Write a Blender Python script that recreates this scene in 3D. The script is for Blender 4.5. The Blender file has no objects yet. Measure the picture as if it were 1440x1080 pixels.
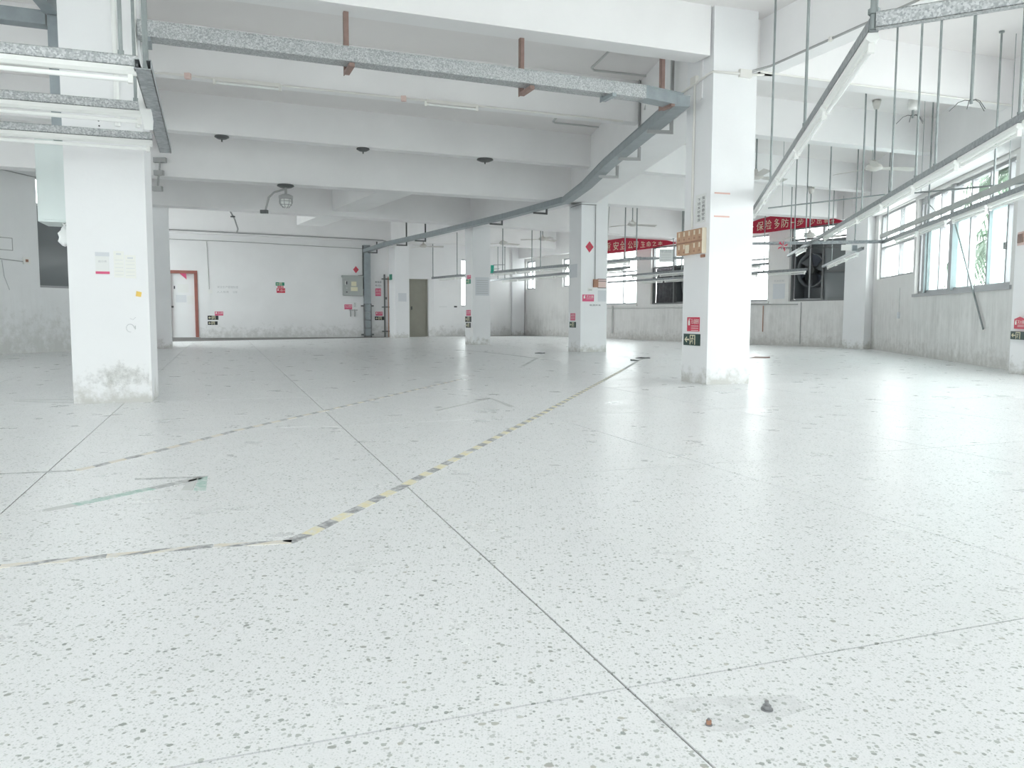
import bpy, math, random
from mathutils import Vector, Matrix
random.seed(7)
PI = math.pi
scene = bpy.context.scene
COL = scene.collection

# ------------------------------------------------------------------ camera
cam_d = bpy.data.cameras.new('camera')
cam_d.sensor_width = 36.0
cam_d.lens = 28.0
cam_d.clip_end = 300
cam = bpy.data.objects.new('camera', cam_d)
cam.matrix_world = (Matrix.Translation((0, 0, 0.72))
                    @ Matrix.Rotation(PI / 2 - math.atan(94 / 1120.0), 4, 'X')
                    @ Matrix.Rotation(0.003, 4, 'Z'))
COL.objects.link(cam)
scene.camera = cam

# ------------------------------------------------------------------ world, exposure
world = bpy.data.worlds.new('overcast_sky')
scene.world = world
world.use_nodes = True
bg = world.node_tree.nodes['Background']
bg.inputs['Color'].default_value = (0.985, 0.985, 1.0, 1)
bg.inputs['Strength'].default_value = 5.0
scene.view_settings.view_transform = 'Standard'
scene.view_settings.look = 'None'
scene.view_settings.gamma = 1.0
scene.view_settings.use_curve_mapping = False
scene.view_settings.exposure = 0.72
scene.cycles.max_bounces = 14
scene.cycles.diffuse_bounces = 10
scene.cycles.glossy_bounces = 5
scene.cycles.transparent_max_bounces = 12
scene.cycles.caustics_reflective = False
scene.cycles.caustics_refractive = False


def portal(name, c, direction, w, h):
    l = bpy.data.lights.new(name, 'AREA')
    l.shape = 'RECTANGLE'
    l.size = w
    l.size_y = h
    l.cycles.is_portal = True
    o = bpy.data.objects.new(name, l)
    o.location = c
    o.rotation_euler = Vector(direction).to_track_quat('-Z', 'Y').to_euler()
    COL.objects.link(o)


# ------------------------------------------------------------------ plan (metres, camera stands at the origin)
SLAB = 3.95
CA, CB = Vector((0.4, 32.6)), Vector((8.4, 18.75))        # far right window wall
RF, RN = Vector((8.42, 18.7)), Vector((4.06, -4.0))       # right window wall, far -> near
W0, W1 = Vector((-13.9, 25.54)), Vector((-2.88, 29.362))  # back wall
LW0, LW1 = Vector((-16.8, -4.0)), Vector((-8.1, 18.2))    # left wall
LB = Vector((-10.6, 12.2))
DU = 3.609                                                # u of the back wall's door jamb


def rot2(t):
    t = math.radians(t)
    return Vector((math.cos(t), math.sin(t)))


def v3(p, z):
    return Vector((p[0], p[1], z))


# ------------------------------------------------------------------ materials
MATS = {}


class NT:
    def __init__(self, name):
        self.m = bpy.data.materials.new(name)
        self.m.use_nodes = True
        self.t = self.m.node_tree
        self.b = self.t.nodes['Principled BSDF']
        MATS[name] = self.m

    def n(self, kind, **kw):
        x = self.t.nodes.new(kind)
        for k, v in kw.items():
            if k in x.inputs:
                x.inputs[k].default_value = v
            else:
                setattr(x, k, v)
        return x

    def l(self, a, b):
        self.t.links.new(a, b)

    def pos(self, scale=(1, 1, 1)):
        g = self.n('ShaderNodeNewGeometry')
        mp = self.n('ShaderNodeMapping')
        mp.inputs['Scale'].default_value = scale
        self.l(g.outputs['Position'], mp.inputs['Vector'])
        return mp.outputs['Vector']

    def noise(self, scale, detail=4, rough=0.55, stretch=(1, 1, 1)):
        x = self.n('ShaderNodeTexNoise')
        x.inputs['Scale'].default_value = scale
        x.inputs['Detail'].default_value = detail
        x.inputs['Roughness'].default_value = rough
        self.l(self.pos(stretch), x.inputs['Vector'])
        return x.outputs['Fac']

    def ramp(self, src, *stops):
        r = self.n('ShaderNodeValToRGB')
        e = r.color_ramp.elements
        while len(e) < len(stops):
            e.new(0.5)
        for i, (p, c) in enumerate(stops):
            e[i].position = p
            e[i].color = (c, c, c, 1) if not hasattr(c, '__len__') else (*c, 1)
        self.l(src, r.inputs['Fac'])
        return r.outputs['Color']

    def mix(self, fac, a, b):
        x = self.n('ShaderNodeMix', data_type='RGBA')
        for s, v in ((x.inputs[0], fac), (x.inputs[6], a), (x.inputs[7], b)):
            if hasattr(v, 'links') or isinstance(v, bpy.types.NodeSocket):
                self.l(v, s)
            else:
                s.default_value = v if not hasattr(v, '__len__') else ((*v, 1) if len(v) == 3 else v)
        return x.outputs[2]

    def math(self, op, a, b=0.0):
        x = self.n('ShaderNodeMath', operation=op)
        for s, v in ((x.inputs[0], a), (x.inputs[1], b)):
            if isinstance(v, bpy.types.NodeSocket):
                self.l(v, s)
            else:
                s.default_value = v
        return x.outputs[0]

    def height(self):
        g = self.n('ShaderNodeNewGeometry')
        s = self.n('ShaderNodeSeparateXYZ')
        self.l(g.outputs['Position'], s.inputs[0])
        return s.outputs['Z']

    def bump(self, src, strength, dist=0.01):
        x = self.n('ShaderNodeBump')
        x.inputs['Strength'].default_value = strength
        x.inputs['Distance'].default_value = dist
        self.l(src, x.inputs['Height'])
        self.l(x.outputs['Normal'], self.b.inputs['Normal'])


def simple(name, col, rough=0.5, metal=0.0, var=0.0, scale=6.0):
    k = NT(name)
    k.b.inputs['Roughness'].default_value = rough
    k.b.inputs['Metallic'].default_value = metal
    if var:
        f = k.ramp(k.noise(scale), (0.3, 0), (0.7, 1))
        k.l(k.mix(f, tuple(c * (1 - var) for c in col), tuple(min(1, c * (1 + var)) for c in col)), k.b.inputs['Base Color'])
    else:
        k.b.inputs['Base Color'].default_value = (*col, 1)
    return k.m


def painted(name, col, scuff, top, amount, streak=0.0):
    """Lime-washed plaster: faint mottling, scuffed and mouldy patches near the floor, dried rain streaks."""
    k = NT(name)
    k.b.inputs['Roughness'].default_value = 0.62
    base = k.mix(k.ramp(k.noise(1.3, 5), (0.35, 0), (0.7, 1)), tuple(c * 0.96 for c in col), col)
    if streak:
        s = k.ramp(k.math('ADD', k.math('MULTIPLY', k.noise(3.4, 7, 0.75, (3.0, 3.0, 0.30)), 0.6), k.math('MULTIPLY', k.noise(2.1, 6, 0.65), 0.4)), (0.42, 0), (0.64, 1))
        s2 = k.ramp(k.noise(0.8, 4, 0.6), (0.3, 0.25), (0.65, 1))
        s3 = k.ramp(k.math('DIVIDE', k.height(), 1.35), (0.55, 1), (1.0, 0.15))
        base = k.mix(k.math('MULTIPLY', k.math('MULTIPLY', s, s2), k.math('MULTIPLY', s3, streak)), base, (0.42, 0.41, 0.39))
    h = k.math('SUBTRACT', 1.0, k.math('DIVIDE', k.height(), top))
    f = k.math('ADD', k.math('MULTIPLY', k.noise(7, 7, 0.7), 1.0), k.math('MULTIPLY', h, 0.42))
    f = k.ramp(f, (0.70, 0), (0.92, 1))
    base = k.mix(k.math('MULTIPLY', f, amount), base, scuff)
    k.l(base, k.b.inputs['Base Color'])
    k.bump(k.noise(26, 4), 0.12, 0.006)
    return k.m


painted('wall_paint', (0.87, 0.868, 0.875), (0.55, 0.55, 0.53), 0.7, 0.6)
painted('column_paint', (0.885, 0.888, 0.90), (0.48, 0.47, 0.43), 0.32, 0.7)
painted('weathered_wall', (0.84, 0.83, 0.82), (0.46, 0.44, 0.41), 0.55, 0.5, 0.6)
painted('left_wall_paint', (0.87, 0.88, 0.885), (0.5, 0.5, 0.46), 1.3, 0.45, 0.25)
simple('ceiling_paint', (0.82, 0.795, 0.79), 0.7, 0, 0.03, 0.8)
simple('beam_paint', (0.89, 0.882, 0.885), 0.65, 0, 0.03, 1.2)
simple('lamp_white', (0.88, 0.89, 0.87), 0.35)
simple('glass_tube', (0.93, 0.94, 0.92), 0.2)
simple('white_plastic', (0.86, 0.86, 0.84), 0.4)
simple('conduit_cream', (0.80, 0.785, 0.75), 0.45)
simple('conduit_grey', (0.40, 0.40, 0.40), 0.5)
simple('rod_steel', (0.30, 0.33, 0.33), 0.45, 0.5, 0.15, 9)
simple('dark_metal', (0.12, 0.125, 0.125), 0.5, 0.3)
simple('primer_brown', (0.30, 0.20, 0.175), 0.6, 0, 0.15, 12)
simple('sign_red', (0.62, 0.035, 0.085), 0.4)
simple('sign_pink', (0.70, 0.10, 0.22), 0.45)
simple('sign_green', (0.018, 0.055, 0.045), 0.35)
simple('sign_teal', (0.03, 0.27, 0.17), 0.4)
simple('sign_black', (0.03, 0.033, 0.035), 0.4)
simple('print_white', (0.86, 0.86, 0.82), 0.5)
simple('print_cream', (0.78, 0.74, 0.55), 0.5)
simple('ink', (0.06, 0.06, 0.07), 0.7)
simple('faint_ink', (0.55, 0.56, 0.57), 0.7)
simple('paper', (0.82, 0.83, 0.82), 0.7)
simple('paper_grey', (0.70, 0.72, 0.75), 0.7)
simple('paper_cream', (0.87, 0.87, 0.83), 0.7)
simple('paper_pink', (0.80, 0.62, 0.58), 0.7)
simple('banner_cloth', (0.50, 0.018, 0.055), 0.7, 0, 0.1, 5)
simple('banner_yellow', (0.85, 0.78, 0.62), 0.6)
simple('cardboard', (0.56, 0.36, 0.24), 0.75, 0, 0.12, 14)
simple('cardboard_pale', (0.80, 0.72, 0.58), 0.75)
simple('rust', (0.42, 0.23, 0.16), 0.75)
simple('tape_orange', (0.72, 0.47, 0.42), 0.6)
simple('door_brown', (0.33, 0.12, 0.095), 0.5, 0, 0.1, 6)
simple('door_white', (0.84, 0.85, 0.86), 0.5)
simple('door_olive', (0.33, 0.32, 0.27), 0.45, 0, 0.04, 4)
simple('cabinet_grey', (0.40, 0.42, 0.41), 0.4, 0.1, 0.05, 6)
simple('trunking_grey', (0.30, 0.335, 0.355), 0.4, 0.3, 0.1, 8)
simple('duct_enamel', (0.66, 0.72, 0.71), 0.35, 0.1)
simple('alu_frame', (0.38, 0.385, 0.40), 0.4, 0.3)
simple('alu_dark', (0.20, 0.205, 0.21), 0.45, 0.3)
simple('tinted_glass', (0.20, 0.215, 0.225), 0.12)
simple('fan_housing', (0.16, 0.17, 0.18), 0.5, 0.2)
simple('fan_blade_dark', (0.075, 0.085, 0.11), 0.4, 0.2)
simple('curtain_grey', (0.13, 0.13, 0.14), 0.8, 0, 0.2, 12)
simple('fan_enamel', (0.62, 0.60, 0.57), 0.4)
simple('bucket_red', (0.50, 0.05, 0.09), 0.35)
simple('plastic_bag', (0.85, 0.86, 0.86), 0.3)
simple('joint_strip', (0.16, 0.155, 0.15), 0.6)
simple('leaf_green', (0.09, 0.145, 0.095), 0.5, 0, 0.25, 3)
simple('bark', (0.12, 0.11, 0.09), 0.8)
simple('ground_concrete', (0.72, 0.72, 0.71), 0.8)
simple('bolt_steel', (0.35, 0.35, 0.36), 0.35, 0.8)
simple('yellow_note', (0.88, 0.62, 0.16), 0.6)
simple('teal_plastic', (0.05, 0.52, 0.38), 0.5)
simple('ochre_stain', (0.45, 0.38, 0.26), 0.7)
simple('adhesive', (0.60, 0.61, 0.60), 0.55)

# galvanised sheet with zinc spangle
k = NT('galvanised')
vo = k.n('ShaderNodeTexVoronoi')
vo.inputs['Scale'].default_value = 110
k.l(k.pos(), vo.inputs['Vector'])
sp = k.ramp(vo.outputs['Color'], (0.2, (0.33, 0.345, 0.355)), (0.85, (0.60, 0.615, 0.62)))
k.l(sp, k.b.inputs['Base Color'])
k.b.inputs['Metallic'].default_value = 0.35
k.b.inputs['Roughness'].default_value = 0.42
# smoother, weathered steel channel
k = NT('channel_steel')
k.l(k.mix(k.ramp(k.noise(30, 4), (0.35, 0), (0.65, 1)), (0.26, 0.28, 0.295), (0.42, 0.44, 0.455)), k.b.inputs['Base Color'])
k.b.inputs['Metallic'].default_value = 0.35
k.b.inputs['Roughness'].default_value = 0.45

# terrazzo
k = NT('terrazzo')


def chips(scale, share, lo, hi, c0, c1, base):
    """Stone chips: only some Voronoi cells hold a chip, cut off at a warped radius."""
    w = k.n('ShaderNodeTexNoise')
    w.inputs['Scale'].default_value = scale * 1.6
    w.inputs['Detail'].default_value = 2
    p = k.pos()
    k.l(p, w.inputs['Vector'])
    add = k.n('ShaderNodeVectorMath', operation='MULTIPLY_ADD')
    k.l(w.outputs['Color'], add.inputs[0])
    add.inputs[1].default_value = (0.55 / scale,) * 3
    k.l(p, add.inputs[2])
    v = k.n('ShaderNodeTexVoronoi')
    v.voronoi_dimensions = '2D'
    v.inputs['Scale'].default_value = scale
    k.l(add.outputs[0], v.inputs['Vector'])
    s = k.n('ShaderNodeSeparateColor')
    k.l(v.outputs['Color'], s.inputs[0])
    pick = k.ramp(s.outputs[0], (share, 1), (share + 0.01, 0))
    size = k.math('ADD', k.math('MULTIPLY', s.outputs[2], hi - lo), lo)
    inside = k.ramp(k.math('SUBTRACT', v.outputs['Distance'], size), (0.0, 1), (0.05, 0))
    col = k.mix(s.outputs[1], c0, c1)
    return k.mix(k.math('MULTIPLY', pick, inside), base, col)


b0 = k.mix(k.ramp(k.noise(0.9, 4, 0.5), (0.3, 0), (0.7, 1)), (0.83, 0.835, 0.84), (0.865, 0.87, 0.875))
b0 = k.mix(k.math('MULTIPLY', k.ramp(k.noise(2.3, 4, 0.5), (0.45, 0), (0.8, 1)), 0.16), b0, (0.66, 0.665, 0.665))
b0 = k.mix(k.ramp(k.noise(300, 2, 0.6), (0.47, 0), (0.62, 0.32)), b0, (0.62, 0.64, 0.63))
b0 = chips(180, 0.46, 0.10, 0.40, (0.75, 0.765, 0.76), (0.60, 0.62, 0.61), b0)
b0 = chips(105, 0.27, 0.10, 0.36, (0.66, 0.675, 0.66), (0.46, 0.48, 0.465), b0)
b0 = chips(66, 0.13, 0.12, 0.33, (0.55, 0.57, 0.54), (0.32, 0.345, 0.33), b0)
b0 = chips(44, 0.05, 0.10, 0.27, (0.53, 0.525, 0.48), (0.28, 0.30, 0.285), b0)
k.l(b0, k.b.inputs['Base Color'])
k.l(k.ramp(k.noise(3.2, 5, 0.65), (0.35, 0.27), (0.7, 0.36)), k.b.inputs['Roughness'])
k.b.inputs['Specular IOR Level'].default_value = 0.42

# hazard tape colours, worn so that the floor shows through
for nm, c in (('tape_black', (0.20, 0.20, 0.21)), ('tape_yellow', (0.82, 0.74, 0.46)), ('tape_pale', (0.76, 0.69, 0.57)), ('tape_green', (0.30, 0.50, 0.43)), ('tape_grey', (0.33, 0.34, 0.34))):
    k = NT(nm)
    k.l(k.mix(k.ramp(k.noise(28, 6, 0.7), (0.42, 0.12), (0.64, 0.85)), c, (0.78, 0.785, 0.785)), k.b.inputs['Base Color'])
    k.b.inputs['Roughness'].default_value = 0.5


def glassy(name, tint, gloss):
    k = NT(name)
    k.t.nodes.remove(k.b)
    out = [n for n in k.t.nodes if n.type == 'OUTPUT_MATERIAL'][0]
    tr = k.n('ShaderNodeBsdfTransparent')
    tr.inputs['Color'].default_value = (*tint, 1)
    gl = k.n('ShaderNodeBsdfGlossy')
    gl.inputs['Roughness'].default_value = 0.03
    mx = k.n('ShaderNodeMixShader')
    mx.inputs[0].default_value = gloss
    k.l(tr.outputs[0], mx.inputs[1])
    k.l(gl.outputs[0], mx.inputs[2])
    k.l(mx.outputs[0], out.inputs['Surface'])


glassy('clear_glass', (0.93, 0.97, 0.96), 0.06)
k = NT('frosted_film')          # dusty film stuck to some panes: part see-through, part scattering
k.t.nodes.remove(k.b)
out = [n for n in k.t.nodes if n.type == 'OUTPUT_MATERIAL'][0]
a = k.n('ShaderNodeBsdfTransparent')
a.inputs['Color'].default_value = (0.80, 0.90, 0.89, 1)
t_ = k.n('ShaderNodeBsdfTranslucent')
t_.inputs['Color'].default_value = (0.62, 0.76, 0.75, 1)
mx = k.n('ShaderNodeMixShader')
k.l(k.ramp(k.noise(5, 5), (0.35, 0.45), (0.65, 0.8)), mx.inputs[0])
k.l(a.outputs[0], mx.inputs[1])
k.l(t_.outputs[0], mx.inputs[2])
k.l(mx.outputs[0], out.inputs['Surface'])


# ------------------------------------------------------------------ mesh helpers
class MB:
    def __init__(self):
        self.v, self.f, self.mi, self.sm = [], [], [], []

    def add(self, vs, fs, mi=0, smooth=False):
        o = len(self.v)
        self.v += [Vector(p) for p in vs]
        for f in fs:
            self.f.append([i + o for i in f])
            self.mi.append(mi)
            self.sm.append(smooth)
        return self

    def box(self, p, a, b, c, mi=0):
        p, a, b, c = Vector(p), Vector(a), Vector(b), Vector(c)
        vs = [p, p + a, p + a + b, p + b, p + c, p + a + c, p + a + b + c, p + b + c]
        fs = [(0, 3, 2, 1), (4, 5, 6, 7), (0, 1, 5, 4), (1, 2, 6, 5), (2, 3, 7, 6), (3, 0, 4, 7)]
        if a.cross(b).dot(c) < 0:
            fs = [tuple(reversed(f)) for f in fs]
        return self.add(vs, fs, mi)

    def bar(self, p, q, w, h, mi=0, up=(0, 0, 1)):
        p, q = Vector(p), Vector(q)
        d = q - p
        u = Vector(up)
        s = d.cross(u).normalized()
        u2 = s.cross(d).normalized()
        return self.box(p - s * w / 2 - u2 * h / 2, d, s * w, u2 * h, mi)

    def tube(self, pts, r, n=8, mi=0, caps=True):
        pts = [Vector(p) for p in pts]
        rings = []
        for i, p in enumerate(pts):
            d = (pts[min(i + 1, len(pts) - 1)] - pts[max(i - 1, 0)]).normalized()
            a = d.orthogonal().normalized() if i == 0 else None
            if i == 0:
                ref = a
            a = (ref - d * ref.dot(d)).normalized()
            ref = a
            b = d.cross(a)
            rr = r[i] if hasattr(r, '__len__') else r
            rings.append([p + (a * math.cos(t) + b * math.sin(t)) * rr for t in [2 * PI * j / n for j in range(n)]])
        vs = [x for g in rings for x in g]
        fs = []
        for i in range(len(pts) - 1):
            for j in range(n):
                fs.append((i * n + j, i * n + (j + 1) % n, (i + 1) * n + (j + 1) % n, (i + 1) * n + j))
        self.add(vs, fs, mi, True)
        if caps:
            self.add(rings[0], [tuple(range(n - 1, -1, -1))], mi)
            self.add(rings[-1], [tuple(range(n))], mi)
        return self

    def lathe(self, c, prof, n=20, mi=0):
        c = Vector(c)
        vs, fs = [], []
        for r, z in prof:
            for j in range(n):
                t = 2 * PI * j / n
                vs.append(c + Vector((r * math.cos(t), r * math.sin(t), z)))
        for i in range(len(prof) - 1):
            for j in range(n):
                fs.append((i * n + j, i * n + (j + 1) % n, (i + 1) * n + (j + 1) % n, (i + 1) * n + j))
        return self.add(vs, fs, mi, True)

    def prism(self, poly, z0, z1, mi=0):
        n = len(poly)
        area = sum(poly[i][0] * poly[(i + 1) % n][1] - poly[(i + 1) % n][0] * poly[i][1] for i in range(n))
        if area < 0:
            poly = list(reversed(poly))
        vs = [v3(p, z0) for p in poly] + [v3(p, z1) for p in poly]
        fs = [tuple(range(n - 1, -1, -1)), tuple(range(n, 2 * n))]
        fs += [(i, (i + 1) % n, n + (i + 1) % n, n + i) for i in range(n)]
        return self.add(vs, fs, mi)

    def plate(self, pts, nrm, t, mi=0):
        nrm = Vector(nrm).normalized()
        pts = [Vector(p) for p in pts]
        c = Vector()
        n = len(pts)
        for i in range(n):
            c += pts[i].cross(pts[(i + 1) % n])
        if c.dot(nrm) < 0:
            pts.reverse()
        vs = pts + [p + nrm * t for p in pts]
        fs = [tuple(range(n - 1, -1, -1)), tuple(range(n, 2 * n))]
        fs += [(i, (i + 1) % n, n + (i + 1) % n, n + i) for i in range(n)]
        return self.add(vs, fs, mi)

    def build(self, name, mats, parent=None, world=True):
        me = bpy.data.meshes.new(name)
        off = Vector(parent.location) if (parent is not None and world) else Vector()
        if parent is not None and world and parent.parent is not None:
            off = off + Vector(parent.parent.location)
        me.from_pydata([p - off for p in self.v], [], self.f)
        for m in ([mats] if isinstance(mats, str) else mats):
            me.materials.append(MATS[m])
        me.polygons.foreach_set('material_index', self.mi)
        me.polygons.foreach_set('use_smooth', self.sm)
        me.update()
        o = bpy.data.objects.new(name, me)
        COL.objects.link(o)
        if parent is not None:
            o.parent = parent
        return o


def tag(o, label=None, cat=None, group=None, kind=None):
    if label:
        o['label'] = label
    if cat:
        o['category'] = cat
    if group:
        o['group'] = group
    if kind:
        o['kind'] = kind
    return o


def thing(name, label, cat, loc, group=None, rz=0.0):
    o = bpy.data.objects.new(name, None)
    o.empty_display_size = 0.1
    o.location = loc
    o.rotation_euler = (0, 0, rz)
    COL.objects.link(o)
    return tag(o, label, cat, group)


def copy_tree(src, label=None, group=None):
    r = src.copy()
    COL.objects.link(r)
    if label:
        r['label'] = label
    for ch in list(src.children):
        c = ch.copy()
        COL.objects.link(c)
        c.parent = r
        for g in list(ch.children):
            d = g.copy()
            COL.objects.link(d)
            d.parent = c
    return r


def struct(o, label=None):
    return tag(o, label, None, None, 'structure')


TXT = {}


def text_geo(s):
    """Letter outlines as (verts, faces, width, ymin, ymax), unit em size."""
    if s in TXT:
        return TXT[s]
    cu = bpy.data.curves.new('lettering_source', 'FONT')
    cu.body = s
    cu.resolution_u = 3
    ob = bpy.data.objects.new('lettering_source', cu)
    COL.objects.link(ob)
    dg = bpy.context.evaluated_depsgraph_get()
    me = ob.evaluated_get(dg).to_mesh()
    vs = [tuple(v.co) for v in me.vertices]
    fs = [tuple(p.vertices) for p in me.polygons]
    ob.evaluated_get(dg).to_mesh_clear()
    bpy.data.objects.remove(ob)
    bpy.data.curves.remove(cu)
    xs = [v[0] for v in vs] or [0]
    ys = [v[1] for v in vs] or [0]
    if any(ord(ch) > 0x2e80 for ch in s):
        ys = [-0.09, 0.83]
    TXT[s] = (vs, fs, min(xs), max(xs), min(ys), max(ys))
    return TXT[s]


def letters(mb, s, p, ex, ez, w, h, nrm, off=0.0015, mi=0):
    """Fit the string's outlines into a w x h box with lower left corner p."""
    vs, fs, x0, x1, y0, y1 = text_geo(s)
    ex, ez, nrm = Vector(ex).normalized(), Vector(ez).normalized(), Vector(nrm).normalized()
    p = Vector(p)
    sx, sy = w / max(x1 - x0, 1e-6), h / max(y1 - y0, 1e-6)
    out = [p + ex * ((v[0] - x0) * sx) + ez * ((v[1] - y0) * sy) + nrm * off for v in vs]
    if ex.cross(ez).dot(nrm) < 0:
        fs = [tuple(reversed(f)) for f in fs]
    mb.add(out, fs, mi)


class Face:
    """A vertical face: origin A (floor), unit direction d, outward normal n (towards the room)."""

    def __init__(self, A, B, toward):
        self.A = Vector((A[0], A[1]))
        self.d = (Vector((B[0], B[1])) - self.A).normalized()
        n = Vector((-self.d.y, self.d.x))
        if n.dot(Vector((toward[0], toward[1])) - self.A) < 0:
            n = -n
        self.n = n
        self.D = v3(self.d, 0)
        self.N = v3(n, 0)

    def p(self, u, z, off=0.0):
        q = self.A + self.d * u + self.n * off
        return Vector((q.x, q.y, z))

    def box(self, mb, u0, u1, z0, z1, o0, o1, mi=0):
        return mb.box(self.p(u0, z0, o0), self.D * (u1 - u0), self.N * (o1 - o0), Vector((0, 0, z1 - z0)), mi)

    def right(self):
        """Direction that reads left to right for someone looking at the face."""
        r = Vector((0, 0, 1)).cross(self.N)
        return r


def wall_mesh(face, u0, u1, z0, z1, holes, thick):
    us = sorted({u0, u1, *[h[0] for h in holes], *[h[1] for h in holes]})
    zs = sorted({z0, z1, *[h[2] for h in holes], *[h[3] for h in holes]})
    us = [u for u in us if u0 <= u <= u1]
    zs = [z for z in zs if z0 <= z <= z1]
    mb = MB()

    def solid(i, j):
        if i < 0 or j < 0 or i >= len(us) - 1 or j >= len(zs) - 1:
            return False
        cu, cz = (us[i] + us[i + 1]) / 2, (zs[j] + zs[j + 1]) / 2
        return not any(h[0] < cu < h[1] and h[2] < cz < h[3] for h in holes)
    P = face.p
    for i in range(len(us) - 1):
        for j in range(len(zs) - 1):
            if not solid(i, j):
                continue
            a, b, c, d = us[i], us[i + 1], zs[j], zs[j + 1]
            quads = [([P(a, c), P(b, c), P(b, d), P(a, d)], face.N), ([P(a, c, -thick), P(b, c, -thick), P(b, d, -thick), P(a, d, -thick)], -face.N)]
            if not solid(i - 1, j):
                quads.append(([P(a, c), P(a, d), P(a, d, -thick), P(a, c, -thick)], -face.D))
            if not solid(i + 1, j):
                quads.append(([P(b, c), P(b, d), P(b, d, -thick), P(b, c, -thick)], face.D))
            if not solid(i, j - 1):
                quads.append(([P(a, c), P(b, c), P(b, c, -thick), P(a, c, -thick)], Vector((0, 0, -1))))
            if not solid(i, j + 1):
                quads.append(([P(a, d), P(b, d), P(b, d, -thick), P(a, d, -thick)], Vector((0, 0, 1))))
            for q, n in quads:
                if (q[1] - q[0]).cross(q[2] - q[0]).dot(n) < 0:
                    q.reverse()
                mb.add(q, [(0, 1, 2, 3)])
    return mb


# ------------------------------------------------------------------ floor
TH = math.radians(20)
EU, EV = Vector((math.cos(TH), math.sin(TH))), Vector((-math.sin(TH), math.cos(TH)))
O = Vector((0.226, 1.5))
ROOM = [(4.06, -4.0), (8.42, 18.7), (8.4, 18.75), (0.4, 32.6), (-2.88, 29.362), (-13.9, 25.54), (-9.2, 18.6), (-8.1, 18.2), (-10.6, 12.2), (-16.8, -4.0)]
fl = MB().prism(ROOM, -0.25, -0.004).build('floor', 'joint_strip')
struct(fl, 'white terrazzo factory floor divided by thin dark strips')


def clip(poly, a, b):
    """Keep the part of poly on the left of a->b."""
    out = []
    d = Vector(b) - Vector(a)
    side = lambda p: d.x * (p[1] - a[1]) - d.y * (p[0] - a[0])
    for i in range(len(poly)):
        p, q = Vector(poly[i]), Vector(poly[(i + 1) % len(poly)])
        sp, sq = side(p), side(q)
        if sp >= 0:
            out.append(p)
        if sp * sq < 0:
            out.append(p + (q - p) * (sp / (sp - sq)))
    return out


CONVEX = [(4.06, -4.0), (8.42, 18.7), (0.4, 32.6), (-2.88, 29.362), (-13.9, 25.54), (-16.8, -4.0)]
G = 0.0026
full = None
for iv in range(-3, 16):
    for iu in range(-10, 9):
        a = O + EU * (1.5 * iu + G) + EV * (2.0 * iv + G)
        c = [a, a + EU * (1.5 - 2 * G), a + EU * (1.5 - 2 * G) + EV * (2.0 - 2 * G), a + EV * (2.0 - 2 * G)]
        ctr = (c[0] + c[2]) / 2
        if ctr.y > 14 or ctr.y < -4.5 or abs(ctr.x) > 0.80 * max(ctr.y, 0) + 3.2:
            continue
        poly = c
        for i in range(len(CONVEX)):
            if len(poly) >= 3:
                poly = clip(poly, CONVEX[i], CONVEX[(i + 1) % len(CONVEX)])
        if len(poly) < 3:
            continue
        whole = len(poly) == 4 and all((Vector(p) - q).length < 1e-4 for p, q in zip(poly, c))
        if whole and full is not None:
            o = bpy.data.objects.new('terrazzo_panel', full)
            COL.objects.link(o)
            o.location = (a.x, a.y, 0)
            o.parent = fl
        elif whole:
            mb = MB().prism([p - a for p in c], -0.02, 0.0)
            o = mb.build('terrazzo_panel', 'terrazzo')
            full = o.data
            o.location = (a.x, a.y, 0)
            o.parent = fl
        else:
            MB().prism([tuple(p) for p in poly], -0.02, 0.0).build('terrazzo_panel', 'terrazzo', fl)
# beyond, where the joints can no longer be told apart
far = MB()
for iv in range(-3, 16):
    for iu in range(-14, 12):
        a = O + EU * (1.5 * iu + G) + EV * (2.0 * iv + G)
        c = [a, a + EU * (1.5 - 2 * G), a + EU * (1.5 - 2 * G) + EV * (2.0 - 2 * G), a + EV * (2.0 - 2 * G)]
        ctr = (c[0] + c[2]) / 2
        if not (ctr.y > 14 or ctr.y < -4.5 or abs(ctr.x) > 0.80 * max(ctr.y, 0) + 3.2):
            continue
        poly = c
        for i in range(len(CONVEX)):
            if len(poly) >= 3:
                poly = clip(poly, CONVEX[i], CONVEX[(i + 1) % len(CONVEX)])
        if len(poly) >= 3:
            far.prism([tuple(p) for p in poly], -0.02, 0.0)
tag(far.build('distant_terrazzo', 'terrazzo', fl), kind='stuff')
gp = MB().box((-150, -150, -0.5), (300, 0, 0), (0, 300, 0), (0, 0, 0.1)).build('ground_outside', 'ground_concrete')
struct(gp, 'pale concrete yard outside the windows')

# ------------------------------------------------------------------ ceiling and beams
ce = MB().prism(ROOM, SLAB, SLAB + 0.18).build('ceiling', 'ceiling_paint')
struct(ce, 'white painted concrete ceiling slab between the beams')
BEAMS = []


def beam(p, q, w, z, label, left=True):
    """Front line p->q, body lies on the left of it."""
    p, q = Vector(p), Vector(q)
    d = (q - p).normalized()
    n = Vector((-d.y, d.x)) * (w if left else -w)
    BEAMS.append((p, q, n, z))
    o = MB().prism([p, q, q + n, p + n], z, SLAB + 0.02).build('ceiling_beam', 'beam_paint')
    return struct(o, label)


def ceil_z(x, y):
    z = SLAB
    for p, q, n, zb in BEAMS:
        d = q - p
        r = Vector((x, y)) - p
        t = r.dot(d) / d.dot(d)
        s = r.dot(n) / n.dot(n)
        if 0 <= t <= 1 and 0 <= s <= 1:
            z = min(z, zb)
    return z


def along(p, q, x):
    t = (x - p[0]) / (q[0] - p[0])
    return (x, p[1] + (q[1] - p[1]) * t)


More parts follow.
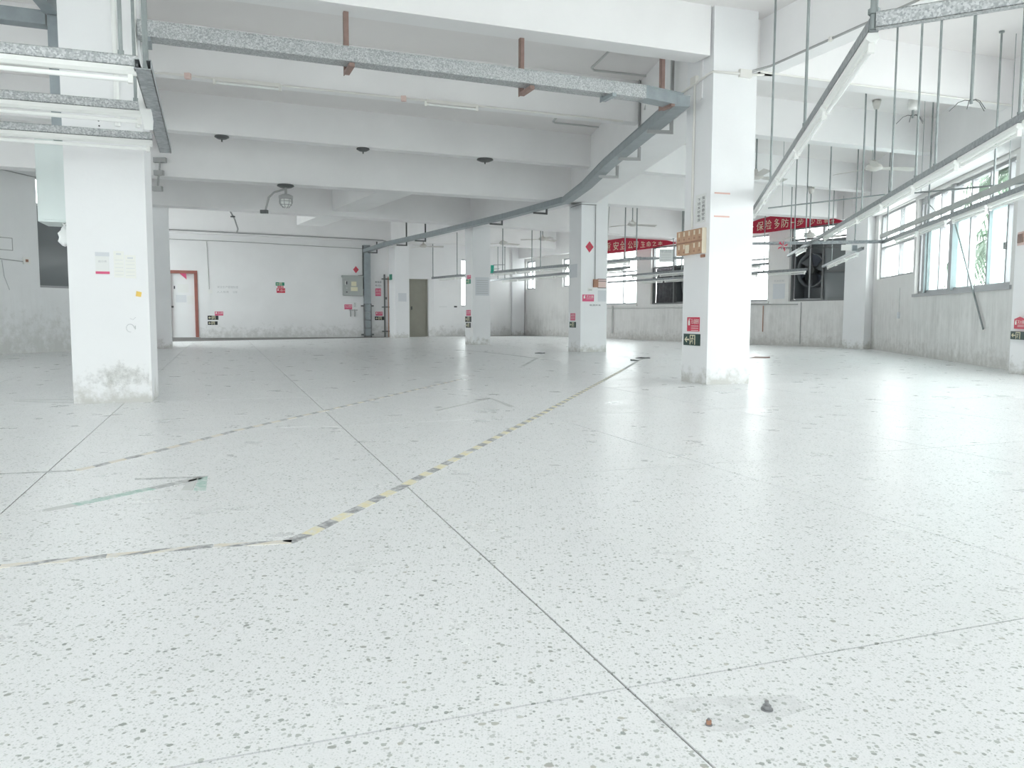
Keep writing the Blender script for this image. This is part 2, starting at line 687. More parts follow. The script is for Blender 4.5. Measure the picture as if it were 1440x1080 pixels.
A1, A2 = (-1.72, 7.146), (2.06, 8.575)
beam(along(A1, A2, -13.2), A2, 0.28, 3.45, 'nearest white cross beam, running left from the front right column')
beam((2.6, 8.92), (6.45, 10.35), 0.25, 3.40, 'white cross beam right of the front right column')
B1, B2 = (-3.95, 9.0), (1.75, 11.235)
beam(along(B1, B2, -12.2), along(B1, B2, 6.9), 0.22, 3.40, 'second white cross beam with tube lamps under its edge')
C1, C2 = (-4.8, 11.82), (1.29, 14.45)
beam(along(C1, C2, -11.0), along(C1, C2, 7.75), 0.22, 3.40, 'third white cross beam with dark lamp roses under it')
D1, D2 = (-5.99, 13.56), (2.0, 16.72)
beam(along(D1, D2, -10.4), along(D1, D2, 7.6), 0.34, 3.06, 'deep white cross beam through the middle column')
E1, E2 = (-7.27, 17.16), (-1.55, 20.23)
beam(along(E1, E2, -8.9), along(E1, E2, 5.6), 0.40, 3.06, 'deep white cross beam through the two far columns')
F1_, F2_ = (-10.4, 24.2), (-4.6, 26.8)
beam(along(F1_, F2_, -12.8), along(F1_, F2_, 1.6), 0.26, 3.24, 'farthest white cross beam before the back wall')
beam((-3.07, 6.75), (-8.0, 18.0), 0.40, 3.45, 'lengthwise white beam from the left column to the back left column')
beam((2.02, 8.75), (1.17, 16.5), 0.55, 3.06, 'lengthwise white beam from the front right column to the middle column', False)
beam((1.12, 16.5), (-1.35, 21.0), 0.36, 3.06, 'lengthwise white beam from the middle column to the thin far column', False)
beam((-1.3, 21.2), (-4.25, 27.4), 0.36, 3.08, 'lengthwise white beam from the thin far column to the back wall', False)
beam((-1.8, 15.9), (-5.2, 22.1), 0.7, 3.18, 'short lengthwise white beam between the middle cross beams')
beam((2.66, 9.05), (3.9, 5.75), 0.22, 3.40, 'lengthwise white beam from the front right column towards the viewer')
nC = Vector((-0.866, -0.5))
beam(CA + nC * 0.02, CB + nC * 0.02, 0.30, 3.05, 'white edge beam over the far right windows', False)
nR = Vector((-0.982, 0.189))
beam(RN + nR * 0.02, RF + nR * 0.02, 0.50, 3.06, 'white edge beam over the right hand windows')

# ------------------------------------------------------------------ walls
FC = Face(CA, CB, (0, 10))
FR = Face(RF, RN, (0, 10))
FBk = Face(W0, W1, (0, 10))
FJ = Face(W1, CA, (0, 10))
FL = Face(LB, LW1, (0, 10))
FL0 = Face(LW0, LB, (0, 0))
FS = Face((-8.1, 18.2), (-9.2, 18.6), (-9, 24))
FLF = Face((-9.2, 18.6), W0, (0, 24))

HC = [(0.30, 1.0, 1.83, 2.95), (2.95, 4.0, 1.86, 2.9), (4.9, 7.33, 1.16, 2.95), (8.05, 10.55, 1.14, 2.95), (11.0, 12.86, 1.17, 2.95), (13.57, 15.36, 1.15, 3.03)]
HR = [(0.28, 3.0, 1.60, 3.05), (3.15, 7.55, 1.19, 3.0), (9.0, 12.6, 1.0, 3.05), (13.4, 17.4, 1.0, 3.05)]  # last two are unseen openings, added to brighten the near floor
HB = [(DU - 0.95, DU, -0.02, 2.23), (DU + 7.15, DU + 7.86, -0.02, 2.095)]
HJ = [(1.35, 2.35, 1.12, 2.9)]
HL = [(3.68, 5.5, 1.27, 3.4)]
HLF = [(0.7, 3.5, 0.8, 2.9), (4.4, 7.4, 0.8, 2.9)]
HF = [(1.4, 4.8, 1.0, 3.1), (6.2, 9.8, 1.0, 3.1), (11.6, 15.2, 1.0, 3.1)]  # unseen windows behind the camera, sized to balance the near light
FF = Face(RN, LW0, (0, 10))
HL0 = [(1.0, 4.4, 1.1, 3.1), (6.4, 9.8, 1.1, 3.1), (11.8, 15.2, 1.1, 3.1)]  # unseen openings, added to bring more daylight into the room
struct(wall_mesh(FC, -0.1, 16.15, -0.24, SLAB, HC, 0.22).build('wall_far_right', 'weathered_wall'), 'stained white window wall at the far right')
struct(wall_mesh(FR, -0.2, 23.1, -0.24, SLAB, HR, 0.24).build('wall_right', 'weathered_wall'), 'stained white window wall at the right')
struct(wall_mesh(FBk, 0, 11.66, -0.24, SLAB, HB, 0.28).build('wall_back', 'wall_paint'), 'white back wall with two doors')
struct(wall_mesh(FJ, 0, 4.62, -0.24, SLAB, HJ, 0.22).build('wall_back_right', 'wall_paint'), 'white back wall right of the olive door')
struct(wall_mesh(FL, 0, 6.5, -0.24, SLAB, HL, 0.22).build('wall_left', 'left_wall_paint'), 'greyish left wall with a dark window')
struct(wall_mesh(FL0, 0, (LB - LW0).length, -0.24, SLAB, HL0, 0.22).build('wall_left_near', 'left_wall_paint'))
struct(wall_mesh(FF, 0, (LW0 - RN).length, -0.24, SLAB, HF, 0.22).build('wall_front', 'wall_paint'))
struct(wall_mesh(FS, 0, 1.17, -0.24, SLAB, [], 0.2).build('wall_left_return', 'wall_paint'))
struct(wall_mesh(FLF, 0, (W0 - Vector((-9.2, 18.6))).length, -0.24, SLAB, HLF, 0.22).build('wall_left_far', 'wall_paint'))
for i, (f, hs) in enumerate(((FC, HC), (FR, HR), (FJ, HJ), (FLF, HLF), (FL0, HL0), (FF, HF))):
    for h in hs:
        portal('window_daylight', f.p((h[0] + h[1]) / 2, (h[2] + h[3]) / 2, -0.26), f.N, h[1] - h[0], h[3] - h[2])


def column(c, th, wx, wy, label, name='column', z1=SLAB, m='column_paint'):
    r, b = rot2(th), rot2(th + 90)
    c = Vector(c)
    return struct(MB().prism([c, c + r * wx, c + r * wx + b * wy, c + b * wy], -0.002, z1).build(name, m), label)


cR, cM, cF1, cF2, cL = (2.095, 8.56), (1.41, 16.5), (-1.02, 20.75), (-3.96, 27.1), (-3.585, 6.48)
column(cR, 18, .53, .53, 'square white column front right, with card boxes on its side')
column(cM, 20, .60, .60, 'square white column in the middle, with a red diamond')
column(cF1, 27, .50, .50, 'thin white column far behind, left of the middle column')
column(cF2, 27, .50, .62, 'white column against the back wall beside the olive door')
column(cL, 19, .59, .56, 'big bright white column at the left front')
column((-8.2, 17.59), 22, .64, .55, 'white column behind the left column, red bucket at its foot')
column((6.56, 10.5), -78.9, .62, .36, 'white column at the right edge of the view')
column(FC.p(15.45, 0, 0.26)[:2], math.degrees(math.atan2(FC.d.y, FC.d.x)), .58, .30, 'white corner column between the two window walls')
column((0.0, 32.1), 27, .55, .45, 'white corner column in the farthest corner')

R_l = Face(cR, Vector(cR) + rot2(108), (0, 8))
R_f = Face(cR, Vector(cR) + rot2(18), (2.4, 0))
M_l = Face(cM, Vector(cM) + rot2(110), (-3, 16))
M_f = Face(cM, Vector(cM) + rot2(20), (1.5, 0))
T_l = Face(cF1, Vector(cF1) + rot2(117), (-6, 20))
T_f = Face(cF1, Vector(cF1) + rot2(27), (0, 0))
K_l = Face(cF2, Vector(cF2) + rot2(117), (-9, 27))
K_f = Face(cF2, Vector(cF2) + rot2(27), (0, 0))
L_f = Face(cL, Vector(cL) + rot2(19), (-3, 0))
E_f = Face((6.56, 10.5), Vector((6.56, 10.5)) + rot2(258.9), (0, 10))


# ------------------------------------------------------------------ windows
WN = [0]


def window(face, h, mull, transom, frame='alu_frame', films=(), fw=0.045, skip=(), label=None, dark=()):
    WN[0] += 1
    u0, u1, z0, z1 = h
    root = tag(bpy.data.objects.new('window_%d' % WN[0], None), label, None, None, 'structure')
    root.location = face.p((u0 + u1) / 2, z0)
    COL.objects.link(root)
    fr = MB()
    o0, o1 = -0.15, -0.07
    face.box(fr, u0, u1, z0, z0 + fw, o0, o1)
    face.box(fr, u0, u1, z1 - fw, z1, o0, o1)
    face.box(fr, u0, u0 + fw, z0 + fw, z1 - fw, o0, o1)
    face.box(fr, u1 - fw, u1, z0 + fw, z1 - fw, o0, o1)
    fr.build('window_frame', frame, root)
    us = [u0 + fw / 2] + list(mull) + [u1 - fw / 2]
    zs = [z0 + fw / 2] + ([transom] if transom else []) + [z1 - fw / 2]
    for u in mull:
        mb = MB()
        face.box(mb, u - fw / 2, u + fw / 2, z0 + fw, z1 - fw, o0 - 0.005, o1 + 0.005)
        mb.build('mullion', frame, root)
    if transom:
        mb = MB()
        face.box(mb, u0 + fw, u1 - fw, transom - fw / 2, transom + fw / 2, o0 - 0.003, o1 + 0.012)
        mb.build('transom', frame, root)
    for i in range(len(us) - 1):
        for j in range(len(zs) - 1):
            if (i, j) in skip:
                continue
            mb = MB()
            face.box(mb, us[i] + fw / 2, us[i + 1] - fw / 2, zs[j] + fw / 2, zs[j + 1] - fw / 2, -0.116, -0.110)
            mat = 'tinted_glass' if (i, j) in dark else ('frosted_film' if (i, j) in films else 'clear_glass')
            mb.build('pane', mat, root)
    return root


window(FC, HC[0], [0.65], None, label='small bright window in the farthest corner')
window(FC, HC[1], [3.5], None, label='small bright window left of the middle column')
window(FC, HC[2], [6.55], 2.25, label='bright window right of the middle column')
window(FC, HC[3], [9.05, 9.8], 2.3, 'alu_dark', skip=((0, 0), (1, 0), (2, 0)), label='dark window with grey curtain and exhaust fan')
window(FC, HC[4], [11.9], 2.3, label='bright window right of the front right column')
window(FC, HC[5], [14.55], 2.72, 'alu_dark', skip=((0, 0), (1, 0)), label='dark window filled by a big exhaust fan')
window(FR, HR[0], [1.75], 2.3, label='small two light window at the far end of the right wall')
window(FR, HR[1], [3.62, 4.3, 5.0, 5.75, 6.5, 7.2], 2.38, fw=0.055, films=((3, 0), (5, 0), (1, 0)), label='large multi pane window at the right')
for h in HR[2:]:
    window(FR, h, [(h[0] * 2 + h[1]) / 3, (h[0] + 2 * h[1]) / 3], 2.35)
window(FJ, HJ[0], [1.85], 2.3, label='bright window behind the thin far column')
window(FL, HL[0], [4.6], 2.87, dark=((0, 0), (1, 0)), label='dark window in the left wall with a bright top light')
for h in HLF:
    window(FLF, h, [(h[0] + h[1]) / 2], None)
for h in HL0:
    window(FL0, h, [(h[0] + h[1]) / 2], 2.3)
for h in HF:
    window(FF, h, [(h[0] + h[1]) / 2], 2.3)
# thick painted pier between the right wall's two windows, dark post of the big frame
mb = MB()
FR.box(mb, 3.48, 3.62, 1.19, 3.0, -0.16, -0.02)
FR.box(mb, 4.92, 5.08, 1.19, 3.0, -0.16, -0.02)
struct(mb.build('trim_1', 'alu_frame'), 'grey steel posts of the large right window')
mb = MB()
FR.box(mb, 3.1, 7.62, 1.135, 1.19, -0.2, 0.03)
struct(mb.build('trim_2', 'alu_frame'), 'grey sill of the large right window')
for i, h in enumerate((HC[2], HC[3], HC[4])):
    mb = MB()
    FC.box(mb, h[0] - 0.06, h[1] + 0.06, h[2] - 0.06, h[2], -0.18, 0.035)
    struct(mb.build('trim_%d' % (3 + i), 'weathered_wall'), ('projecting sill under the bright window by the middle column', 'projecting sill under the dark curtained window', 'projecting sill right of the front right column')[i])

# ------------------------------------------------------------------ exhaust fans behind the dark windows


def exhaust_fan(face, u0, u1, z0, z1, label, blades=6):
    uc, zc = (u0 + u1) / 2, (z0 + z1) / 2
    c = face.p(uc, zc, -0.16)
    root = thing('exhaust_fan', label, 'fan', face.p(uc, z0, -0.16))
    R = min(u1 - u0, z1 - z0) / 2 * 0.97
    mb = MB()
    face.box(mb, u0, u1, z0, z1, -0.52, -0.50)  # closed back, added to keep daylight out behind the blades
    face.box(mb, u0, u0 + 0.03, z0, z1, -0.50, -0.155)
    face.box(mb, u1 - 0.03, u1, z0, z1, -0.50, -0.155)
    face.box(mb, u0, u1, z0, z0 + 0.03, -0.50, -0.155)
    face.box(mb, u0, u1, z1 - 0.03, z1, -0.50, -0.155)
    mb.build('housing', 'fan_housing', root)
    mb = MB()
    n = 28
    ring = []
    for rr, oo in ((R, -0.2), (R, -0.42), (R - 0.03, -0.42), (R - 0.03, -0.2)):
        ring.append([face.p(uc + rr * math.cos(2 * PI * i / n), zc + rr * math.sin(2 * PI * i / n), oo) for i in range(n)])
    vs = [p for r in ring for p in r]
    fs = [(a * n + i, a * n + (i + 1) % n, ((a + 1) % 4) * n + (i + 1) % n, ((a + 1) % 4) * n + i) for a in range(4) for i in range(n)]
    mb.add(vs, fs, 0, True)
    mb.build('shroud', 'fan_housing', root)
    for b in range(blades):
        t = 2 * PI * b / blades + 0.25
        e = lambda r, a, o: face.p(uc + r * math.cos(t + a), zc + r * math.sin(t + a), o)
        mb = MB()
        pts = [e(0.10, -0.25, -0.34), e(R * 0.6, -0.36, -0.36), e(R * 0.93, -0.34, -0.38), e(R * 0.93, 0.30, -0.26), e(R * 0.6, 0.28, -0.27), e(0.10, 0.25, -0.29)]
        q = [p - face.N * 0.012 for p in pts]
        mb.add(pts + q, [(0, 1, 4, 5), (1, 2, 3, 4), (11, 10, 7, 6), (10, 9, 8, 7)] + [(i, i + 6, (i + 1) % 6 + 6, (i + 1) % 6) for i in range(6)])
        mb.build('blade', 'fan_blade_dark' if b % 2 else 'fan_housing', root)
    mb = MB()
    mb.tube([face.p(uc, zc, -0.40), face.p(uc, zc, -0.20)], 0.11, 14)
    mb.build('hub', 'dark_metal', root)
    mb = MB()
    face.box(mb, uc - 0.02, uc + 0.02, z0, z1, -0.19, -0.175)
    mb.build('guard_bar', 'alu_frame', root)
    return root


exhaust_fan(FC, 13.62, 14.53, 1.2, 2.68, 'big dark exhaust fan in the window left of the corner column', 6)
exhaust_fan(FC, 9.08, 10.5, 1.19, 2.28, 'dark exhaust fan beside the grey curtain, half hidden by the front right column', 5)
mb = MB()
FC.box(mb, 14.57, 15.33, 1.19, 2.68, -0.13, -0.118)
o = mb.build('glass_panel', 'tinted_glass')
tag(o, 'dark tinted glass panel right of the big exhaust fan', 'panel')
mb = MB()
FC.box(mb, 14.57, 15.33, 1.86, 1.89, -0.118, -0.10)
mb.build('glazing_bar', 'alu_dark', o)
# curtain with folds
mb = MB()
n = 40
vs = []
for i in range(n + 1):
    u = 8.09 + 0.95 * i / n
    off = -0.20 + 0.035 * math.sin(i * 1.45) + 0.012 * math.sin(i * 3.1)
    for j, z in enumerate((1.18, 1.75, 2.28)):
        vs.append(FC.p(u + 0.02 * math.sin(j * 2 + i * .3), z, off - 0.01 * j))
    for j, z in enumerate((1.18, 1.75, 2.28)):
        vs.append(FC.p(u + 0.02 * math.sin(j * 2 + i * .3), z, off - 0.01 * j - 0.01))
fs = []
for i in range(n):
    a, b = i * 6, (i + 1) * 6
    for j in (0, 1):
        fs += [(a + j, b + j, b + j + 1, a + j + 1), (a + j + 4, b + j + 4, b + j + 3, a + j + 3)]
    fs += [(a, a + 3, b + 3, b), (a + 2, b + 2, b + 5, a + 5)]
fs += [(0, 1, 4, 3), (1, 2, 5, 4), (n * 6, n * 6 + 3, n * 6 + 4, n * 6 + 1), (n * 6 + 1, n * 6 + 4, n * 6 + 5, n * 6 + 2)]
mb.add(vs, fs, 0, True)
tag(mb.build('curtain', 'curtain_grey'), 'dark grey curtain hanging in the window left of the front right column', 'curtain')
mb = MB()
FC.box(mb, 8.05, 9.07, 1.14, 2.32, -0.30, -0.28)
mb.build('blackout_board', 'fan_housing', bpy.data.objects['curtain'])  # unseen board added to shut out daylight behind the curtain

# ------------------------------------------------------------------ doors
d1 = struct(tag(bpy.data.objects.new('door_1', None)), 'white door in a brown frame at the back left, papers taped on it')
d1.location = FBk.p(DU - 0.47, 0)
COL.objects.link(d1)
mb = MB()
FBk.box(mb, DU - 0.95, DU - 0.85, 0, 2.23, -0.14, 0.025)
FBk.box(mb, DU - 0.10, DU, 0, 2.23, -0.14, 0.025)
FBk.box(mb, DU - 0.85, DU - 0.10, 2.13, 2.23, -0.14, 0.025)
mb.build('door_frame', 'door_brown', d1)
mb = MB()
FBk.box(mb, DU - 0.85, DU - 0.10, -0.02, 2.13, -0.12, -0.08)
leaf = mb.build('door_leaf', 'door_white', d1)
for (u0, u1, z0, z1, m) in ((-0.62, -0.28, 1.50, 1.78, 'paper'), (-0.68, -0.36, 1.18, 1.42, 'paper_grey'), (-0.33, -0.14, 1.12, 1.40, 'paper'), (-0.74, -0.70, 1.62, 1.72, 'ink')):
    mb = MB()
    FBk.box(mb, DU + u0, DU + u1, z0, z1, -0.08, -0.077)
    mb.build('notice', m, leaf)
mb = MB()
FBk.box(mb, DU - 0.83, DU - 0.76, 1.0, 1.06, -0.08, -0.03)
mb.build('door_handle', 'dark_metal', leaf)
mb = MB()
mb.plate([FBk.p(DU - 0.55, 2.13, 0.03), FBk.p(DU - 0.34, 2.13, 0.03), FBk.p(DU - 0.33, 1.93, 0.035)], FBk.N, 0.004)
tag(mb.build('pennant', 'sign_pink'), 'small faded red pennant hanging in the top of the brown door frame', 'pennant')
mb = MB()
FBk.box(mb, DU - 1.0, DU + 0.05, -0.002, 0.02, -0.2, 0.10)
mb.build('threshold', 'conduit_grey', d1)
d2 = struct(tag(bpy.data.objects.new('door_2', None)), 'olive grey door set deep in the back wall')
d2.location = FBk.p(DU + 7.5, 0)
COL.objects.link(d2)
mb = MB()
FBk.box(mb, DU + 7.19, DU + 7.82, -0.02, 2.05, -0.26, -0.20)
lf = mb.build('door_leaf', 'door_olive', d2)
mb = MB()
FBk.box(mb, DU + 7.15, DU + 7.19, 0, 2.095, -0.27, -0.16)
FBk.box(mb, DU + 7.82, DU + 7.86, 0, 2.095, -0.27, -0.16)
FBk.box(mb, DU + 7.19, DU + 7.82, 2.05, 2.095, -0.27, -0.16)
mb.build('door_frame', 'door_olive', d2)
mb = MB()
FBk.box(mb, DU + 7.25, DU + 7.29, 0.98, 1.10, -0.2, -0.15)
mb.build('door_handle', 'dark_metal', lf)

# ------------------------------------------------------------------ cable trunking
tr = thing('cable_trunking', 'long galvanised cable trunking hung under the beams down to the back wall', 'trunking', (0, 7.8, 2.95))


def trunk(pts, w, h, z, name='trunking_section', mat='galvanised', root=tr):
    for a, b in zip(pts, pts[1:]):
        a, b = Vector(a), Vector(b)
        d = (b - a).normalized()
        n = Vector((-d.y, d.x)) * w
        mb = MB()
        mb.box(v3(a, z), v3(b - a, 0), v3(n, 0), (0, 0, h))
        # lipped lid
        mb.box(v3(a - n * 0.03, z + h), v3(b - a, 0), v3(n * 1.06, 0), (0, 0, 0.012))
        mb.build(name, mat, root)


trunk([(-2.99, 6.55), (-1.1, 7.32), (0.62, 8.03), (1.36, 8.33)], 0.17, 0.115, 2.95)
trunk([(1.36, 8.33), (1.62, 8.50), (1.80, 8.62)], 0.17, 0.115, 2.95, mat='trunking_grey')
trunk([(1.86, 8.58), (1.50, 12.0), (1.36, 13.9), (1.12, 15.85)], 0.17, 0.10, 2.93, mat='trunking_grey')
trunk([(1.12, 15.85), (-0.011, 18.28), (-2.3, 22.6), (-3.9, 25.4), (-5.05, 28.1)], 0.17, 0.10, 2.95, mat='trunking_grey')
mb = MB()
FBk.box(mb, DU + 5.5, DU + 5.73, 1.18, 3.24, 0.0, 0.16)
mb.build('trunking_drop', 'trunking_grey', tr)
for i in range(4):
    mb = MB()
    FBk.box(mb, DU + 5.53, DU + 5.72, 0.04 + i * 0.285, 0.31 + i * 0.285, 0.0, 0.13)
    mb.build('cover_plate', 'trunking_grey', tr)
mb = MB()
for u in (5.49, 5.72):
    FBk.box(mb, DU + u, DU + u + 0.035, 0, 1.18, 0.0, 0.15)
for u in (5.40, 5.755):
    for z in (0.06, 1.08):
        FBk.box(mb, DU + u, DU + u + 0.09, z, z + 0.05, 0.0, 0.06)
tag(mb.build('side_channel', 'alu_dark', tr), 'dark side channels')
mb = MB()
FBk.box(mb, DU + 5.47, DU + 5.50, 1.7, 3.24, 0.0, 0.05)
mb.build('riser_pipe', 'dark_metal', tr)


def hanger(x, y, d, mat, off=0.19, foot=0.20, root=tr, z=2.93, far=None):
    """L-bracket: angle iron down from the beam, foot under the trunking."""
    d = Vector(d).normalized()
    n = Vector((-d.y, d.x))
    zc = ceil_z(x, y) if far is None else far
    mb = MB()
    mb.box((x, y, z - 0.035), v3(d * 0.045, 0), v3(n * 0.006, 0), (0, 0, zc - z + 0.035))
    mb.box((x, y, z - 0.035), v3(d * 0.006, 0), v3(n * 0.045, 0), (0, 0, zc - z + 0.035))
    mb.box((x, y, z - 0.035), v3(d * 0.045, 0), v3(-n * foot, 0), (0, 0, 0.034))
    mb.build('hanger_bracket', mat, root)


dA = (0.93, 0.37)
for x, y in ((-1.52, 7.39), (0.07, 8.06)):
    hanger(x, y, dA, 'primer_brown', foot=0.26)
hanger(1.58, 8.72, dA, 'primer_brown', foot=0.2, z=2.96)
for x, y in ((0.9, 8.26), (-3.0, 6.72)):
    hanger(x, y, dA, 'trunking_grey', foot=0.22, far=3.0)
for x, y in ((1.745, 9.6), (1.62, 11.2), (1.50, 12.6)):
    hanger(x + 0.10, y, (0.1, -1), 'conduit_grey', foot=0.27, root=tr, z=2.91)
for x, y in ((0.62, 17.1), (-0.35, 19.1), (-2.62, 23.3), (-3.35, 24.7), (-4.75, 27.6)):
    hanger(x + 0.08, y, (0.45, -0.9), 'dark_metal', foot=0.30, root=tr, z=2.92)

# left: trunking run, vertical drop beside the left column
tl = thing('cable_trunking', 'short grey trunking that meets a vertical drop left of the left column', 'trunking', (-4.0, 7.0, 2.2))
trunk([(-8.6, 5.05), (-3.93, 6.92)], 0.14, 0.10, 3.16, mat='trunking_grey', root=tl)
mb = MB()
mb.box((-3.92, 6.93, 2.22), v3(rot2(19) * 0.10, 0), v3(rot2(109) * 0.12, 0), (0, 0, 1.10))
mb.build('trunking_drop', 'trunking_grey', tl)
trunk([(-3.40, 5.35), (-3.82, 6.93)], 0.11, 0.10, 3.24, mat='trunking_grey', root=tl)

# ------------------------------------------------------------------ lighting rails
RAILZ = 2.05


def rail(name_label, p, q, rods, z=RAILZ, w=0.045, h=0.055, mat='channel_steel', rod_r=0.011, drop=None, cat='rail', group='suspended lighting rails'):
    p, q = Vector(p), Vector(q)
    d = (q - p).normalized()
    n = Vector((-d.y, d.x))
    root = thing('lighting_rail', name_label, cat, v3((p + q) / 2, z), group)
    mb = MB()
    t = 0.004
    mb.box(v3(p - n * w / 2, z), v3(q - p, 0), v3(n * w, 0), (0, 0, t))              # web below
    mb.box(v3(p - n * w / 2, z), v3(q - p, 0), v3(n * t, 0), (0, 0, h))
    mb.box(v3(p + n * (w / 2 - t), z), v3(q - p, 0), v3(n * t, 0), (0, 0, h))
    mb.box(v3(p - n * w / 2, z + h - t), v3(q - p, 0), v3(n * w * 0.3, 0), (0, 0, t))
    mb.box(v3(p + n * w * 0.2, z + h - t), v3(q - p, 0), v3(n * w * 0.3, 0), (0, 0, t))
    mb.build('channel', mat, root)
    for (x, y) in rods:
        zc = ceil_z(x, y)
        r = MB().tube([(x, y, z + 0.004), (x, y, zc)], rod_r, 8)
        rd = r.build('hanger_rod', 'rod_steel', root)
        MB().tube([(x, y, z + h), (x, y, z + h + 0.025)], rod_r * 1.5, 6).build('nut', 'rod_steel', rd)
        MB().lathe((x, y, zc - 0.018), [(0.0, 0.0), (rod_r * 2.6, 0.0), (rod_r * 2.6, 0.018)], 10).build('ceiling_flange', 'rod_steel', rd)
    return root, p, d, n


def make_lamp(L=1.22):
    root = thing('tube_lamp', 'x', 'lamp', (0, 0, 0), 'tube lamps under the rails')
    mb = MB()
    mb.add([(-L / 2, -0.022, 0), (-L / 2, 0.022, 0), (-L / 2, 0.03, -0.028), (-L / 2, 0.012, -0.042), (-L / 2, -0.012, -0.042), (-L / 2, -0.03, -0.028),
            (L / 2, -0.022, 0), (L / 2, 0.022, 0), (L / 2, 0.03, -0.028), (L / 2, 0.012, -0.042), (L / 2, -0.012, -0.042), (L / 2, -0.03, -0.028)],
           [(0, 1, 2, 3, 4, 5), (11, 10, 9, 8, 7, 6)] + [(i, i + 6, (i + 1) % 6 + 6, (i + 1) % 6) for i in range(6)])
    mb.build('housing', 'lamp_white', root)
    MB().tube([(-L / 2 + 0.03, 0, -0.066), (L / 2 - 0.03, 0, -0.066)], 0.0135, 10).build('glass_tube', 'glass_tube', root)
    for s in (-1, 1):
        mb = MB().box((s * (L / 2 - 0.03) - 0.012, -0.014, -0.085), (0.024, 0, 0), (0, 0.028, 0), (0, 0, 0.045))
        mb.build('lamp_holder', 'white_plastic', root)
    return root


LAMP0 = make_lamp()
ORD = ['first', 'second', 'third', 'fourth', 'fifth', 'sixth', 'seventh', 'eighth', 'ninth', 'tenth']
first = [True]


def lamps(p, d, starts, z, desc, side=0.0, L=1.22):
    n = Vector((-d.y, d.x))
    for i, s in enumerate(starts):
        r = LAMP0 if first[0] else copy_tree(LAMP0)
        first[0] = False
        c = p + d * (s + L / 2) + n * side
        r.location = v3(c, z)
        r.rotation_euler = (0, 0, math.atan2(d.y, d.x))
        r['label'] = 'white tube lamp under %s, %s from its near end' % (desc, ORD[i])


SB = None


def socket_box(p, label, rz=0.0, s=(0.05, 0.05, 0.08)):
    global SB
    if SB is None:
        r = thing('socket_box', label, 'socket', p, 'white socket boxes on the rails', rz)
        mb = MB().box((-s[0] / 2, -s[1] / 2, 0), (s[0], 0, 0), (0, s[1], 0), (0, 0, s[2]))
        mb.build('body', 'white_plastic', r)
        MB().box((-s[0] / 2 - 0.006, -s[1] / 2 - 0.006, s[2]), (s[0] + 0.012, 0, 0), (0, s[1] + 0.012, 0), (0, 0, 0.01)).build('lid', 'white_plastic', r)
        SB = r
    else:
        r = copy_tree(SB, label)
        r.location = p
        r.rotation_euler = (0, 0, rz)
    return r


# three short rails at the upper left
for (p, q, rods, nm, st) in (((-5.2, 3.25), (-2.012, 4.405), [(-2.09, 4.377)], 'the nearest rail at upper left', (0.06, 1.30, 2.1)),
                             ((-5.2, 4.28), (-2.405, 5.326), [(-2.45, 5.31)], 'the middle rail at upper left', (0.3, 1.67)),
                             ((-5.2, 5.27), (-2.74, 6.19), [(-4.6, 5.495)], 'the hindmost rail at upper left', (-0.05, 1.36))):
    r, P, D, N = rail('short galvanised rail with white lamps, ' + nm.replace('the ', ''), p, q, rods, mat='galvanised')
    lamps(Vector(q), -D, {0: [0.01, 1.27], 1: [0.0, 1.26], 2: [0.0, 1.28]}[('nearest' in nm) * 0 + ('middle' in nm) * 1 + ('hindmost' in nm) * 2], RAILZ - 0.002, nm)
r, P, D, N = rail('wide grey cross channel joining the ends of the three rails at upper left', (-1.955, 4.33), (-2.775, 6.50), [(-2.05, 4.58)], z=RAILZ - 0.03, w=0.085, h=0.05, rod_r=0.016)
# paper hanging on that channel
mb = MB()
vs = []
for j in range(7):
    z = 2.23 - 0.34 * j / 6
    for i in range(3):
        u = 0.07 * i / 2
        vs.append(Vector((-2.335 - 0.012 * math.sin(j * .8) + u * 0.8, 5.12 + u * 0.3 + 0.015 * math.sin(j * 1.3 + i), z)))
fs = [(j * 3 + i, j * 3 + i + 1, j * 3 + i + 4, j * 3 + i + 3) for j in range(6) for i in range(2)]
m2 = [v + Vector((0.001, -0.003, 0)) for v in vs]
mb.add(vs + m2, [tuple(reversed(f)) for f in fs] + [tuple(i + 21 for i in f) for f in fs], 0, True)
tag(mb.build('paper_tag', 'paper'), 'strip of white paper hanging from the grey cross channel at upper left', 'paper')

# right-hand rails
r1, P1, D1, N1 = rail('long sloping-looking rail with lamps right of the front right column, nearest of the long rails', (1.675, 3.82), (3.35, 11.6), [(2.12, 5.92), (2.63, 8.27)])
lamps(P1, D1, [0.02, 1.30, 2.58, 3.86, 5.14, 6.42], RAILZ - 0.002, 'the rail beside the front right column')
r2, P2, D2_, N2 = rail('longest rail with lamps, crossing the upper right towards the exhaust fan', (3.0, 3.4), (6.05, 17.65), [(3.47, 5.59), (3.86, 7.42), (3.99, 8.03), (4.19, 8.97), (4.5, 10.42), (5.01, 12.79), (5.97, 17.3)])
lamps(P2, D2_, [0.9, 2.2, 3.5, 4.8, 6.1, 7.4, 8.7, 12.0], RAILZ - 0.002, 'the longest rail')
r3, P3, D3, N3 = rail('rail with lamps in front of the right hand windows', (4.75, 5.75), (6.62, 14.4), [(5.51, 9.28), (6.04, 11.74), (6.56, 14.12)])
lamps(P3, D3, [1.2, 2.5, 3.8, 5.3, 6.7], RAILZ - 0.002, 'the right windows rail')
rt, PT, DT, NT_ = rail('cross rail joining the far ends of the right hand rails', (6.60, 14.32), (3.9, 14.88), [(6.13, 14.42), (5.31, 14.59), (5.12, 14.63)])
